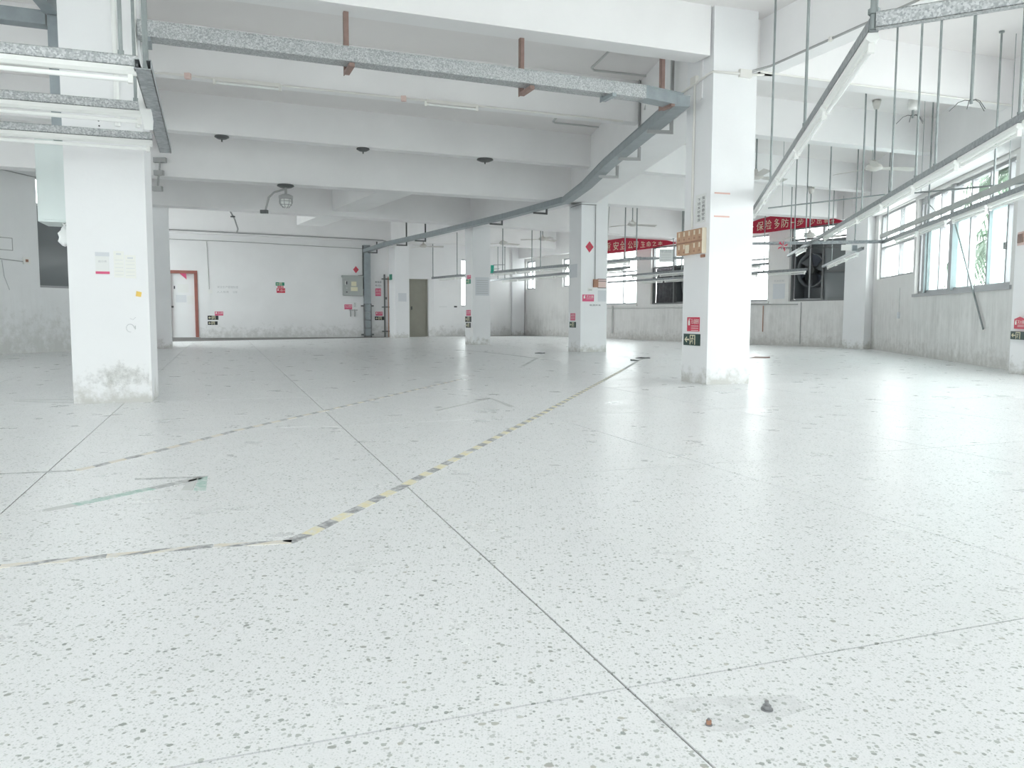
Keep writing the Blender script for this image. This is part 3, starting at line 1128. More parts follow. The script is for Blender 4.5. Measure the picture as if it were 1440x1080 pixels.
# fluted wiring duct beside rail 3
mb = MB()
pp, qq = P3 + D3 * 4.9 + N3 * 0.03, P3 + D3 * 8.7 + N3 * 0.03
mb.bar(v3(P3 + D3 * 1.0 + N3 * 0.06, 2.165), v3(P3 + D3 * 8.75 + N3 * 0.06, 2.165), 0.03, 0.07)
tag(mb.build('wiring_duct', 'cabinet_grey', r3), 'grey wiring duct')
rx, PX, DX, NX = rail('broad galvanised channel across the top right corner', (1.675, 3.80), (2.75, 3.20), [(1.67, 3.815)], w=0.05, h=0.07, rod_r=0.018, mat='galvanised')
rf1, Pf1, Df1, _n = rail('far rail with lamps along the far right windows, higher of two behind the middle column', (-2.83, 28.3), (2.97, 18.6), [(-2.79, 28.23), (-1.83, 26.62), (-0.29, 24.05), (0.55, 22.64), (0.78, 22.27), (2.67, 19.09), (2.89, 18.74)], rod_r=0.014, h=0.07)
lamps(Pf1 + Df1 * 11.3, -Df1, [0.4, 1.7, 3.0, 4.3, 5.6, 6.9, 8.2, 9.5], RAILZ - 0.002, 'the upper far rail')
rf2, Pf2, Df2, _n = rail('far rail nearest the far right windows, lower of two behind the middle column', (-0.8, 30.0), (3.2, 21.9), [(-0.53, 29.46), (-0.27, 28.92)], rod_r=0.014, h=0.07)
lamps(Pf2 + Df2 * 9.0, -Df2, [0.3, 1.6, 2.9, 4.2, 5.5, 6.8], RAILZ - 0.002, 'the lower far rail')
rl, Pl, Dl, _n = rail('low rail along the far right windows behind the front right column', (3.2, 26.9), (7.1, 19.35), [(4.77, 23.86), (4.96, 23.49), (6.45, 20.61)], z=1.86, rod_r=0.012, h=0.06)
lamps(Pl + Dl * 8.45, -Dl, [0.0, 1.6, 2.9, 4.2, 5.5], 1.86 - 0.002, 'the low fan window rail')
rr_, Pr, Dr, _n = rail('short low rail ending at the corner column', (6.05, 13.9), (7.3, 18.9), [(6.95, 17.5)], z=1.9, rod_r=0.01, h=0.05)
lamps(Pr, Dr, [0.5, 1.8, 3.1], 1.898, 'the short low rail')
rg, Pg, Dg, _n = rail('far cross rail behind the front right column with a hanging notice', (2.95, 18.62), (4.9, 18.1), [(3.9, 18.37)], h=0.06)
rods3, Pz, Dz, _n = rail('low middle rail between the far rails', (2.2, 25.0), (5.6, 17.6), [(4.3, 20.43)], z=1.88, h=0.05)
lamps(Pz + Dz * 8.1, -Dz, [0.2, 1.5, 2.8, 4.1], 1.878, 'the low middle rail')
for p, lb in ((P3 + D3 * 4.5, 'white socket box halfway along the rail before the right windows'),
              (P3 + D3 * 8.2, 'white socket box at the far end of the rail before the right windows'),
              (P2 + D2_ * 11.6, 'white socket box on the longest rail above the exhaust fan'),
              (P2 + D2_ * 12.1, 'white socket box on the longest rail behind the cross rail'),
              (PT + DT * 0.05, 'white socket box at the right end of the cross rail'),
              (Pf1 + Df1 * 6.2, 'white socket box on the far rail left of the middle column'),
              (Pf1 + Df1 * 10.6, 'white socket box on the far rail right of the middle column'),
              (Pr + Dr * 0.9, 'white socket box on the short low rail, lower one'),
              (Pr + Dr * 2.6, 'white socket box on the short low rail, upper one')):
    zz = 1.95 if 'low rail' in lb else RAILZ + 0.055
    socket_box(v3(p, zz), lb, math.atan2(D3.y, D3.x))
# coiled cable under the cross rail, with a junction block and a red ribbon
mb = MB()
pts = []
for i in range(0, 361):
    t = i / 360
    a = t * 2 * PI * 36
    c = v3(PT + DT * (0.75 + 1.0 * (1 - t)), 1.985)
    pts.append(c + Vector((0.0, 0.018 * math.cos(a), 0.018 * math.sin(a))))
mb.tube(pts, 0.005, 5)
cc = mb.build('coiled_cable', 'dark_metal')
tag(cc, 'dark coiled cable strung under the cross rail', 'cable')
mb = MB().box(v3(PT + DT * 0.55, 1.93), v3(DT * 0.16, 0), v3(NT_ * 0.06, 0), (0, 0, 0.1))
jb = mb.build('junction_block', 'white_plastic')
tag(jb, 'white and grey junction block at the right end of the coiled cable', 'junction box')
MB().box(v3(PT + DT * 0.45, 1.92), v3(DT * 0.08, 0), v3(NT_ * 0.06, 0), (0, 0, 0.1)).build('cable_gland', 'trunking_grey', jb)
mb = MB()
c = v3(PT + DT * 1.72, 2.02) + Vector((0, -0.05, 0))
for a in (0.3, 1.4, 2.3, 3.6, 5.2):
    d = Vector((math.cos(a), 0, math.sin(a)))
    mb.plate([c, c + d * 0.09 + Vector((0, 0, 0.02)), c + d * 0.09 - Vector((0.02, 0, 0.02))], (0, -1, 0), 0.004)
tag(mb.build('ribbon', 'sign_red'), 'small red ribbon tied to the cross rail', 'ribbon')

# steel pipes that cross the hanging rods
for (a, b, rr, lb) in (((4.11, 13.0, 2.48), (5.98, 13.0, 2.70), 0.011, 'thin grey pipe hung level in front of the red banner at right'),
                       ((5.893, 12.0, 2.565), (5.70, 9.0, 2.225), 0.012, 'thin grey pipe hung before the right hand windows')):
    mb = MB().tube([a, b], rr, 8)
    o = tag(mb.build('hanging_pipe', 'rod_steel'), lb, 'pipe')
    for q in (Vector(a).lerp(Vector(b), 0.12), Vector(a).lerp(Vector(b), 0.88)):
        MB().tube([q, (q.x, q.y, ceil_z(q.x, q.y))], 0.004, 6).build('wire_hanger', 'rod_steel', o)

# leftover fan rods with loose wires
for (x, y, zb, lb, box) in ((4.52, 8.06, 2.83, 'cut fan rod with loose wires at upper right', False), (5.17, 10.55, 3.30, 'short fan rod with a white cup and loose wires', True)):
    zc = ceil_z(x, y)
    root = thing('fan_downrod', lb, 'rod', (x, y, zb))
    MB().tube([(x, y, zb), (x, y, zc)], 0.016, 8).build('rod', 'rod_steel', root)
    mb = MB()
    for a, L in ((0.4, 0.16), (2.6, 0.22), (4.2, 0.13), (5.3, 0.19)):
        pts = [Vector((x, y, zb + 0.03)) + Vector((math.cos(a) * L * t, math.sin(a) * L * t * .4, 0.05 * math.sin(t * 3) - 0.10 * t)) for t in (0, .3, .6, 1)]
        mb.tube(pts, 0.004, 5)
    mb.build('loose_wires', 'dark_metal', root)
    if box:
        MB().lathe((x, y, zb), [(0.0, 0.10), (0.05, 0.10), (0.062, 0.12), (0.055, 0.24), (0.0, 0.24)], 16).build('canopy_cup', 'white_plastic', root)

# ------------------------------------------------------------------ ceiling fans


def make_fan():
    root = thing('ceiling_fan', 'x', 'fan', (0, 0, 0), 'ceiling fans')
    MB().tube([(0, 0, 0.06), (0, 0, 1.0)], 0.013, 8).build('downrod', 'rod_steel', root)
    MB().lathe((0, 0, 0), [(0.0, -0.035), (0.05, -0.035), (0.115, -0.01), (0.12, 0.02), (0.09, 0.06), (0.035, 0.085), (0.02, 0.13), (0.0, 0.13)], 20).build('motor', 'fan_enamel', root)
    MB().lathe((0, 0, 0), [(0.0, 0.86), (0.03, 0.86), (0.055, 0.93), (0.065, 0.985), (0.0, 0.985)], 16).build('canopy', 'fan_enamel', root)
    for i in range(3):
        t = 2 * PI * i / 3
        ct, st = math.cos(t), math.sin(t)
        f = lambda x, y, z: (x * ct - y * st, x * st + y * ct, z)
        mb = MB()
        top = [f(0.10, -0.025, 0.012), f(0.22, -0.055, 0.02), f(0.64, -0.065, 0.02), f(0.64, 0.055, -0.012), f(0.22, 0.055, -0.005), f(0.10, 0.025, 0.0)]
        bot = [(p[0], p[1], p[2] - 0.006) for p in top]
        mb.add(top + bot, [(0, 1, 4, 5), (1, 2, 3, 4), (11, 10, 7, 6), (10, 9, 8, 7)] + [(j, j + 6, (j + 1) % 6 + 6, (j + 1) % 6) for j in range(6)])
        mb.build('blade', 'fan_enamel', root)
    return root


fan0 = make_fan()
for i, (x, y, a, lb) in enumerate(((5.40, 12.13, 0.10, 'beige ceiling fan at upper right, nearest of the fans'),
                                   (3.87, 12.9, 0.5, 'beige ceiling fan half hidden behind the front right column'),
                                   (6.12, 16.6, 0.05, 'beige ceiling fan above the right red banner'),
                                   (2.90, 19.5, 0.35, 'beige ceiling fan above the left red banner'),
                                   (0.87, 23.2, 0.9, 'beige ceiling fan just left of the middle column'),
                                   (-0.29, 24.5, 0.7, 'beige ceiling fan just right of the thin far column'),
                                   (-2.83, 25.6, 0.2, 'beige ceiling fan above the olive door'))):
    r = fan0 if i == 0 else copy_tree(fan0)
    r.location = (x, y, 2.95 + (ceil_z(x, y) - SLAB))
    r.rotation_euler = (0, 0, a)
    r['label'] = lb

# ------------------------------------------------------------------ banners


def banner(label, top, bot, chars, off=0.345):
    """top / bot: (u, z) outlines of the cloth on the edge beam's face; chars: (text, u0, u1)."""
    nn = 28
    u0, u1 = top[0][0], top[-1][0]

    def ev(line, u):
        for a, b in zip(line, line[1:]):
            if a[0] <= u <= b[0] or b is line[-1]:
                t = (u - a[0]) / (b[0] - a[0])
                return a[1] + (b[1] - a[1]) * max(-.2, min(1.2, t))
    wv = lambda u, t: off + 0.018 * math.sin(u * 5.1 + t * 1.7) + 0.010 * math.sin(u * 13 + t * 4)
    pos = lambda u, t, e: FC.p(u, ev(bot, u) + (ev(top, u) - ev(bot, u)) * t, wv(u, t) + e)
    root = thing('banner', label, 'banner', FC.p((u0 + u1) / 2, ev(bot, (u0 + u1) / 2), off), 'red safety banners')
    mb = MB()
    m = 6
    for e in (0.0, 0.006):
        vs = [pos(u0 + (u1 - u0) * i / nn, j / m, e) for i in range(nn + 1) for j in range(m + 1)]
        fs = [(i * (m + 1) + j, (i + 1) * (m + 1) + j, (i + 1) * (m + 1) + j + 1, i * (m + 1) + j + 1) for i in range(nn) for j in range(m)]
        if e == 0:
            fs = [tuple(reversed(f)) for f in fs]
        mb.add(vs, fs, 0, True)
    mb.build('cloth', 'banner_cloth', root)
    for s, a, b in chars:
        vs, fs, x0, x1, y0, y1 = text_geo(s)
        mb = MB()
        mb.add([pos(a + (b - a) * (v[0] - x0) / (x1 - x0), 0.17 + 0.62 * (v[1] - y0) / (y1 - y0), 0.012) for v in vs], fs)
        mb.build('lettering', 'banner_yellow', root)
    mb = MB()
    for u in (u0, u1):
        p = pos(u, 0.95, 0.0)
        mb.tube([p, (p.x, p.y, 3.6)], 0.004, 5)
    mb.build('tie_cord', 'rod_steel', root)


banner('red banner with pale characters left of the front right column, above the curtain',
       [(5.6, 3.29), (7.05, 3.312), (9.148, 3.062), (9.60, 2.96)], [(5.6, 2.872), (7.174, 2.855), (8.489, 2.874), (9.60, 2.935)],
       [('重', 6.12, 6.40), ('安', 6.52, 6.80), ('全', 6.86, 7.10), ('公', 7.32, 7.56), ('司', 7.62, 7.82), ('生', 7.93, 8.16), ('命', 8.22, 8.44), ('之', 8.52, 8.74), ('本', 8.80, 9.0)])
banner('red banner with pale characters above the big exhaust fan',
       [(12.2, 3.20), (12.827, 3.322), (13.305, 3.363), (14.685, 3.19), (15.139, 3.099), (15.40, 3.02)], [(12.2, 2.985), (12.89, 2.945), (13.6, 2.954), (14.694, 2.972), (15.40, 2.975)],
       [('全', 12.45, 12.66), ('保', 12.74, 12.98), ('险', 13.02, 13.24), ('多', 13.34, 13.54), ('防', 13.60, 13.82), ('一', 13.88, 14.04), ('步', 14.08, 14.26), ('少', 14.46, 14.62), ('出', 14.68, 14.82), ('事', 14.90, 15.02), ('故', 15.08, 15.18)])

# ------------------------------------------------------------------ signs


def rect(face, mb, u0, u1, z0, z1, o0, o1, mi=0):
    return face.box(mb, min(u0, u1), max(u0, u1), min(z0, z1), max(z0, z1), o0, o1, mi)


def put_text(face, root, s, ul, ur, z0, z1, mat, off, name='lettering'):
    """ul, ur: left and right ends as read; works whichever way the face's u runs."""
    mb = MB()
    ex = face.D if ur > ul else -face.D
    letters(mb, s, face.p(ul, z0), ex, (0, 0, 1), abs(ur - ul), z1 - z0, face.N, off)
    return mb.build(name, mat, root)


def runner(face, root, uc, zc, s, mat, dirn=1.0, off=0.0075):
    """Running man pictogram."""
    mb = MB()
    P = lambda x, z: face.p(uc + dirn * x * s, zc + z * s, off)
    n = 10
    mb.add([P(-0.06 + 0.11 * math.cos(2 * PI * i / n), 0.42 + 0.11 * math.sin(2 * PI * i / n)) for i in range(n)], [tuple(range(n))])
    for (a, b, w) in (((-.02, .28), (.10, -.05), .17), ((.10, -.05), (-.10, -.22), .11), ((-.10, -.22), (-.04, -.50), .09), ((.10, -.05), (.26, -.28), .11), ((.26, -.28), (.46, -.30), .09), ((-.02, .24), (-.26, .14), .08), ((-.26, .14), (-.32, -.02), .07), ((0.02, .24), (.22, .10), .08), ((.22, .10), (.34, .20), .07)):
        A, B = Vector(a), Vector(b)
        d = (B - A).normalized()
        q = Vector((-d.y, d.x)) * w / 2
        mb.add([P(*(A + q)), P(*(A - q)), P(*(B - q)), P(*(B + q))], [(0, 1, 2, 3)])
    return mb.build('running_figure', mat, root)


def exit_sign(face, ul, ur, z0, z1, label, board='sign_green', text=None):
    root = thing('exit_sign', label, 'sign', face.p((ul + ur) / 2, z0), 'exit signs low on the walls')
    mb = MB()
    rect(face, mb, ul, ur, z0, z1, 0.0, 0.006)
    bd = mb.build('board', board, root)
    w, h = ur - ul, z1 - z0
    zc = (z0 + z1) / 2
    mb = MB()
    U = lambda f: ul + w * f
    a = [(0.07, 0), (0.20, 0.26), (0.24, 0.2), (0.17, 0.07), (0.35, 0.07), (0.35, -0.07), (0.17, -0.07), (0.24, -0.2), (0.20, -0.26)]
    mb.add([face.p(U(x), zc + y * h, 0.0075) for x, y in a], [tuple(range(len(a)))])
    mb.build('arrow', 'print_cream', root)
    mb = MB()
    rect(face, mb, U(0.39), U(0.72), z0 + h * 0.08, z1 - h * 0.08, 0.006, 0.0066)
    mb.build('doorway_print', 'print_cream', root)
    mb = MB()
    rect(face, mb, U(0.44), U(0.67), z0 + h * 0.08, z1 - h * 0.16, 0.0066, 0.007)
    mb.build('doorway_inner', board, root)
    runner(face, root, U(0.56), zc, h * 0.72, 'print_cream', 1.0 if w < 0 else -1.0, 0.0085)
    return root


def red_sign(face, ul, ur, z0, z1, label, title='灭火器', mat='sign_red', lines=2, pict=True, name='fire_notice'):
    root = thing(name, label, 'sign', face.p((ul + ur) / 2, z0), 'red fire notices')
    w, h = ur - ul, z1 - z0
    U = lambda f: ul + w * f
    mb = MB()
    rect(face, mb, ul, ur, z0, z1, 0.0, 0.005)
    mb.build('board', mat, root)
    x0 = 0.34 if pict else 0.08
    put_text(face, root, title, U(x0), U(0.95), z0 + h * (0.52 if lines else 0.25), z0 + h * (0.88 if lines else 0.78), 'print_white', 0.0065)
    if pict:
        mb = MB()
        E = lambda x, y: face.p(U(x), z0 + h * y, 0.0065)
        mb.add([E(.10, .42), E(.24, .42), E(.24, .72), E(.20, .80), E(.20, .88), E(.14, .88), E(.14, .80), E(.10, .72)], [tuple(range(8))])
        mb.add([E(.13, .90), E(.28, .90), E(.30, .84), E(.27, .84), E(.26, .87), E(.13, .87)], [tuple(range(6))])
        mb.build('pictogram', 'print_white', root)
    for i in range(lines):
        mb = MB()
        rect(face, mb, U(x0), U(0.93), z0 + h * (0.36 - i * 0.15), z0 + h * (0.40 - i * 0.15), 0.005, 0.0062)
        tag(mb.build('small_print', 'print_white', root), kind='stuff')
    return root


red_sign(R_l, 0.417, 0.16, 0.57, 0.725, 'red fire extinguisher notice low on the front right column, above its exit sign', '灭火器使用', lines=3)
exit_sign(R_l, 0.487, 0.14, 0.413, 0.541, 'dark green exit sign with left arrow on the front right column')
red_sign(E_f, 0.10, 0.42, 0.59, 0.715, 'red fire notice with pointed top on the column at the right edge', '灭火器')
mb = MB()
mb.plate([E_f.p(0.10, 0.715, 0.0), E_f.p(0.42, 0.715, 0.0), E_f.p(0.26, 0.745, 0.0)], E_f.N, 0.005)
mb.build('peak', 'sign_red', bpy.data.objects['fire_notice.001'])
exit_sign(E_f, 0.011, 0.42, 0.452, 0.557, 'dark green exit sign with left arrow on the column at the right edge')
red_sign(M_l, 0.50, 0.26, 0.655, 0.805, 'small red notice low on the shaded side of the middle column', '消防', lines=2, pict=False, mat='sign_pink')
exit_sign(M_l, 0.54, 0.22, 0.505, 0.625, 'dark exit sign low on the shaded side of the middle column')
red_sign(M_f, 0.037, 0.30, 1.05, 1.19, 'pink notice halfway up the front of the middle column', '灭火器', mat='sign_pink', lines=1)
red_sign(T_l, 0.37, 0.13, 1.715, 1.81, 'small pink notice high on the thin far column', '火警', mat='sign_pink', lines=1, pict=False)
exit_sign(T_l, 0.41, 0.135, 1.585, 1.705, 'teal exit sign high on the thin far column', 'sign_teal')
red_sign(T_l, 0.415, 0.137, 0.755, 0.905, 'small pink notice low on the thin far column', '灭火器', mat='sign_pink', lines=1, pict=False)
exit_sign(T_l, 0.49, 0.10, 0.59, 0.735, 'upper of two black exit signs low on the thin far column', 'sign_black')
exit_sign(T_l, 0.438, 0.138, 0.44, 0.57, 'lower of two black exit signs low on the thin far column', 'sign_black')
B = DU
red_sign(FBk, B + 0.515, B + 0.781, 0.745, 0.88, 'small pink notice above two black exit signs right of the brown door', '灭火器', mat='sign_pink', lines=1)
exit_sign(FBk, B + 0.285, B + 0.625, 0.60, 0.74, 'upper of two black exit signs right of the brown framed door', 'sign_black')
exit_sign(FBk, B + 0.283, B + 0.595, 0.43, 0.55, 'lower of two black exit signs right of the brown framed door', 'sign_black')
exit_sign(FBk, B + 2.50, B + 2.79, 1.775, 1.89, 'teal green exit sign alone on the back wall above red notices', 'sign_teal')
red_sign(FBk, B + 2.56, B + 2.76, 1.70, 1.765, 'narrow red strip under the teal exit sign on the back wall', '火警', lines=0, pict=False)
red_sign(FBk, B + 2.53, B + 2.81, 1.53, 1.69, 'red notice under the teal exit sign on the back wall', '火警119', lines=0)
red_sign(FBk, B + 4.82, B + 5.09, 0.98, 1.15, 'pink notice under the grey electrical cabinet', '当心触电', mat='sign_pink', lines=1, pict=False)
red_sign(FBk, B + 5.92, B + 6.12, 1.46, 1.73, 'upright pink notice between the trunking and the brown pipe', '消火栓', mat='sign_pink', lines=2, pict=False)
red_sign(FBk, B + 5.92, B + 6.17, 0.76, 0.90, 'pink notice above a black exit sign beside the brown pipe', '灭火器', mat='sign_pink', lines=1)
exit_sign(FBk, B + 5.89, B + 6.23, 0.60, 0.73, 'black exit sign at the foot of the wall beside the brown pipe', 'sign_black')
# black lettering painted above
root = thing('stencilled_lettering', 'two rows of black characters painted above the upright pink notice', 'lettering', FBk.p(B + 6.0, 1.8))
put_text(FBk, root, '配电房', B + 5.92, B + 6.14, 1.92, 1.99, 'ink', 0.002)
put_text(FBk, root, '闲人勿入', B + 5.92, B + 6.14, 1.80, 1.87, 'ink', 0.002)
root = thing('stencilled_lettering', 'faint grey handwriting on the back wall right of the brown door', 'lettering', FBk.p(B + 0.9, 1.5))
put_text(FBk, root, '安全生产管理制度', B + 0.62, B + 1.28, 1.66, 1.74, 'faint_ink', 0.002)
put_text(FBk, root, '人人有责', B + 0.60, B + 0.98, 1.50, 1.57, 'faint_ink', 0.002)
put_text(FBk, root, '注意', B + 1.10, B + 1.25, 1.50, 1.57, 'faint_ink', 0.002)
# green plate behind the thin far column
mb = MB().box((-0.66, 24.5, 2.06), (0.10, 0.0, 0), (0, 0.02, 0), (0, 0, 0.24))
g = tag(mb.build('green_plate', 'teal_plastic'), 'bright green plate hanging beside the thin far column', 'sign')
mb = MB()
for z in (2.30, 2.18, 2.07):
    mb.tube([(-0.58, 24.5, z), (-0.22 if z != 2.18 else -0.4, 24.3, z)], 0.010, 6)
mb.build('support_arm', 'rod_steel', g)

# ------------------------------------------------------------------ red diamonds


def diamond(face, u, z, s, label):
    root = thing('paper_diamond', label, 'decoration', face.p(u, z - s), 'red paper diamonds')
    mb = MB()
    mb.plate([face.p(u - s, z, 0), face.p(u, z - s * 1.25, 0), face.p(u + s, z, 0), face.p(u, z + s * 1.25, 0)], face.N, 0.003)
    mb.build('sheet', 'sign_red', root)
    put_text(face, root, '福', u - s * 0.38, u + s * 0.38, z - s * 0.4, z + s * 0.4, 'door_brown', 0.0045)


diamond(M_f, 0.187, 2.165, 0.092, 'red paper diamond high on the front of the middle column')
diamond(FBk, B + 5.24, 2.38, 0.10, 'small red paper diamond above the grey electrical cabinet')

# ------------------------------------------------------------------ front right column: card rack, sheet, conduit, tape
rack = thing('card_rack', 'brown cardboard card rack of two rows on the side of the front right column', 'rack', R_l.p(0.34, 1.43))
for row, (z0, z1) in enumerate(((1.575, 1.70), (1.435, 1.562))):
    for i in range(5):
        ua = 0.615 - i * 0.108
        mb = MB()
        R_l.box(mb, ua - 0.104, ua, z0 - 0.02, z1 - 0.02, 0.0, 0.045)
        bx = mb.build('card_box', 'cardboard', rack)
        if not (row == 1 and i == 2):
            mb = MB()
            R_l.box(mb, ua - 0.068, ua - 0.040, z0 + 0.045, z1 - 0.032, 0.045, 0.047)
            mb.build('paper_slip', 'cardboard_pale', bx)
        mb = MB()
        R_l.box(mb, ua - 0.068, ua - 0.038, z0 + 0.0, z0 + 0.02, 0.045, 0.0465)
        mb.build('finger_hole', 'rust', bx)
mb = MB()
R_l.box(mb, 0.34, 0.42, 1.43, 1.52, 0.045, 0.05)
tag(mb.build('patch', 'cardboard_pale', rack), 'torn pale patch')
mb = MB()
R_l.box(mb, 0.066, 0.075, 1.41, 1.68, 0.0, 0.05)
mb.build('end_panel', 'cardboard_pale', rack)
mb = MB()
R_l.box(mb, 0.07, 0.615, 1.545, 1.555, 0.0, 0.052)
mb.build('shelf', 'rust', rack)
sh = thing('notice_sheet', 'white sheet with two columns of black characters above the card rack', 'notice', R_l.p(0.19, 1.74), None)
mb = MB()
R_l.box(mb, 0.085, 0.295, 1.745, 2.05, 0.0, 0.003)
mb.build('sheet', 'paper', sh)
for i, ch in enumerate('保证质量安全'):
    z = 1.985 - i * 0.043
    put_text(R_l, sh, ch, 0.165, 0.105, z, z + 0.034, 'ink', 0.0045)
for i, ch in enumerate('下班关好电源'):
    z = 1.975 - i * 0.043
    put_text(R_l, sh, ch, 0.25, 0.19, z, z + 0.034, 'ink', 0.0045)
cd = thing('wall_conduit', 'cream conduit around the top of the front right column and down its side', 'conduit', R_l.p(0.35, 1.7))
mb = MB()
mb.tube([R_l.p(0.345, 1.70, 0.015), R_l.p(0.345, 3.28, 0.015)], 0.014, 8)
mb.build('conduit_pipe', 'conduit_cream', cd)
mb = MB()
R_l.box(mb, 0.29, 0.40, 3.24, 3.32, 0.0, 0.04)
mb.build('junction_box', 'conduit_cream', cd)
mb = MB()
mb.tube([R_l.p(0.80, 3.20, 0.02), R_l.p(0.02, 3.275, 0.02), R_f.p(-0.015, 3.275, 0.02), R_f.p(0.34, 3.285, 0.02)], 0.013, 8)
mb.build('conduit_pipe', 'conduit_cream', cd)
mb = MB()
R_f.box(mb, 0.30, 0.44, 3.25, 3.33, 0.0, 0.04)
mb.build('junction_box', 'conduit_cream', cd)
mb = MB()
mb.tube([R_f.p(0.44, 3.285, 0.02), R_f.p(0.60, 3.30, 0.02)], 0.013, 8)
mb.build('conduit_pipe', 'conduit_cream', cd)
mb = MB()
mb.tube([R_f.p(0.42, 3.31, 0.02), (2.74, 8.72, 3.39), (3.85, 5.78, 3.39)], 0.013, 8)
mb.build('conduit_pipe', 'conduit_grey', cd)
for t in (0.28, 0.62, 0.85):
    q = Vector((2.74, 8.72, 3.39)).lerp(Vector((3.85, 5.78, 3.39)), t)
    MB().box(q - Vector((0.018, 0.03, 0.018)), (0.036, 0, 0), (0, 0.06, 0), (0, 0, 0.036)).build('clip', 'conduit_cream', cd)
for z, lb in ((2.038, 'upper faded orange tape strip on the bright front of the front right column'), (1.795, 'lower faded orange tape strip on the bright front of the front right column')):
    mb = MB()
    R_f.box(mb, 0.045, 0.235, z - 0.008, z + 0.008, 0.0, 0.002)
    tag(mb.build('tape_strip', 'tape_orange'), lb, 'tape', 'faded tape strips')
mb = MB()
R_l.box(mb, 0.08, 0.16, 1.37, 1.40, 0.0, 0.012)
tag(mb.build('paper_scrap', 'rust'), 'torn brown scrap stuck under the card rack', 'scrap')

# ------------------------------------------------------------------ middle column: conduit, switch boxes, papers
cm = thing('wall_conduit', 'thin conduit down the front of the middle column to a brown switch box', 'conduit', M_f.p(0.32, 1.35))
MB().tube([M_f.p(0.318, 1.50, 0.012), M_f.p(0.312, 3.03, 0.012)], 0.010, 8).build('conduit_pipe', 'conduit_grey', cm)
mb = MB()
M_f.box(mb, 0.275, 0.375, 1.34, 1.505, 0.0, 0.05)
mb.build('switch_box', 'rust', cm)
MB().tube([M_f.p(0.33, 3.02, 0.012), M_l.p(0.0, 3.02, 0.012), M_l.p(0.5, 3.02, 0.012)], 0.009, 6).build('cross_pipe', 'conduit_grey', cm)
nt = thing('notice_board', 'pale pink paper board beside the brown switch box', 'notice', M_f.p(0.47, 1.33))
mb = MB()
M_f.box(mb, 0.38, 0.575, 1.33, 1.52, 0.0, 0.006)
mb.build('sheet', 'paper_pink', nt)
mb = MB()
for z in (1.325, 1.465, 1.505):
    M_f.box(mb, 0.38, 0.575, z, z + 0.012, 0.006, 0.010)
mb.build('batten', 'ink', nt)
sw = thing('switch_plate', 'white switch plate under the brown switch box on the middle column', 'switch', M_f.p(0.22, 1.25))
mb = MB()
M_f.box(mb, 0.165, 0.265, 1.255, 1.325, 0.0, 0.012)
mb.build('plate', 'white_plastic', sw)
mb = MB()
M_f.box(mb, 0.18, 0.25, 1.27, 1.305, 0.012, 0.016)
mb.build('rocker', 'adhesive', sw)
mb = MB()
M_f.box(mb, 0.39, 0.58, 1.05, 1.28, 0.0, 0.003)
tag(mb.build('paper_sheet', 'paper_grey'), 'pale grey paper below the pink board on the middle column', 'paper')
root = thing('stencilled_lettering', 'short line of black handwriting on the front of the middle column', 'lettering', M_f.p(0.33, 0.95))
put_text(M_f, root, '电源开关', 0.205, 0.46, 0.955, 0.99, 'ink', 0.002)
mb = MB()
M_l.box(mb, 0.18, 0.56, 1.55, 1.83, 0.0, 0.003)
tag(mb.build('paper_sheet', 'paper_grey'), 'grey printed sheet on the shaded side of the middle column', 'paper')
mb = MB()
T_f.box(mb, 0.07, 0.46, 1.28, 1.75, 0.0, 0.004)
o = tag(mb.build('paper_sheet', 'paper_grey'), 'large grey printed sheet on the front of the thin far column', 'paper')
mb = MB()
for i in range(7):
    T_f.box(mb, 0.10, 0.43, 1.33 + i * 0.055, 1.345 + i * 0.055, 0.004, 0.005)
tag(mb.build('small_print', 'faint_ink', o), kind='stuff')
mb = MB()
K_f.box(mb, 0.11, 0.40, 1.24, 1.52, 0.0, 0.004)
tag(mb.build('paper_sheet', 'paper_grey'), 'grey sheet on the column beside the olive door', 'paper')
mb = MB()
K_l.box(mb, 0.30, 0.55, 1.98, 2.17, 0.0, 0.02)
tag(mb.build('wall_plate', 'sign_teal'), 'small grey green plate high on the column beside the olive door', 'plate')

# ------------------------------------------------------------------ left column: papers, note, conduits
nb = thing('notice_sheet', 'white notice with a red foot on the left column', 'notice', L_f.p(0.25, 1.05))
mb = MB()
L_f.box(mb, 0.20, 0.30, 1.055, 1.235, 0.0, 0.003)
mb.build('sheet', 'paper', nb)
mb = MB()
L_f.box(mb, 0.20, 0.305, 1.205, 1.238, 0.003, 0.005)
mb.build('header_strip', 'paper_grey', nb)
mb = MB()
L_f.box(mb, 0.20, 0.303, 1.062, 1.082, 0.003, 0.006)
mb.build('red_strip', 'sign_pink', nb)
put_text(L_f, nb, '值日表', 0.22, 0.285, 1.155, 1.172, 'faint_ink', 0.004)
for (u0, u1, z0, z1, m, lb) in ((0.335, 0.412, 1.035, 1.25, 'paper_cream', 'faded cream schedule sheet, left one, on the left column'), (0.418, 0.50, 1.03, 1.22, 'paper_cream', 'faded cream schedule sheet, right one, on the left column')):
    mb = MB()
    L_f.box(mb, u0, u1, z0, z1, 0.0, 0.003)
    o = tag(mb.build('schedule_sheet', m), lb, 'notice', 'faded schedule sheets')
    mb = MB()
    for i in range(5):
        L_f.box(mb, u0 + 0.008, u1 - 0.008, z0 + 0.02 + i * 0.03, z0 + 0.023 + i * 0.03, 0.003, 0.0036)
    L_f.box(mb, u0 + 0.02, u1 - 0.02, z1 - 0.03, z1 - 0.018, 0.003, 0.0036)
    tag(mb.build('small_print', 'paper_grey', o), kind='stuff')
mb = MB()
c = L_f.p(0.513, 0.902, 0.002)
e1, e2 = L_f.D, Vector((0, 0, 1))
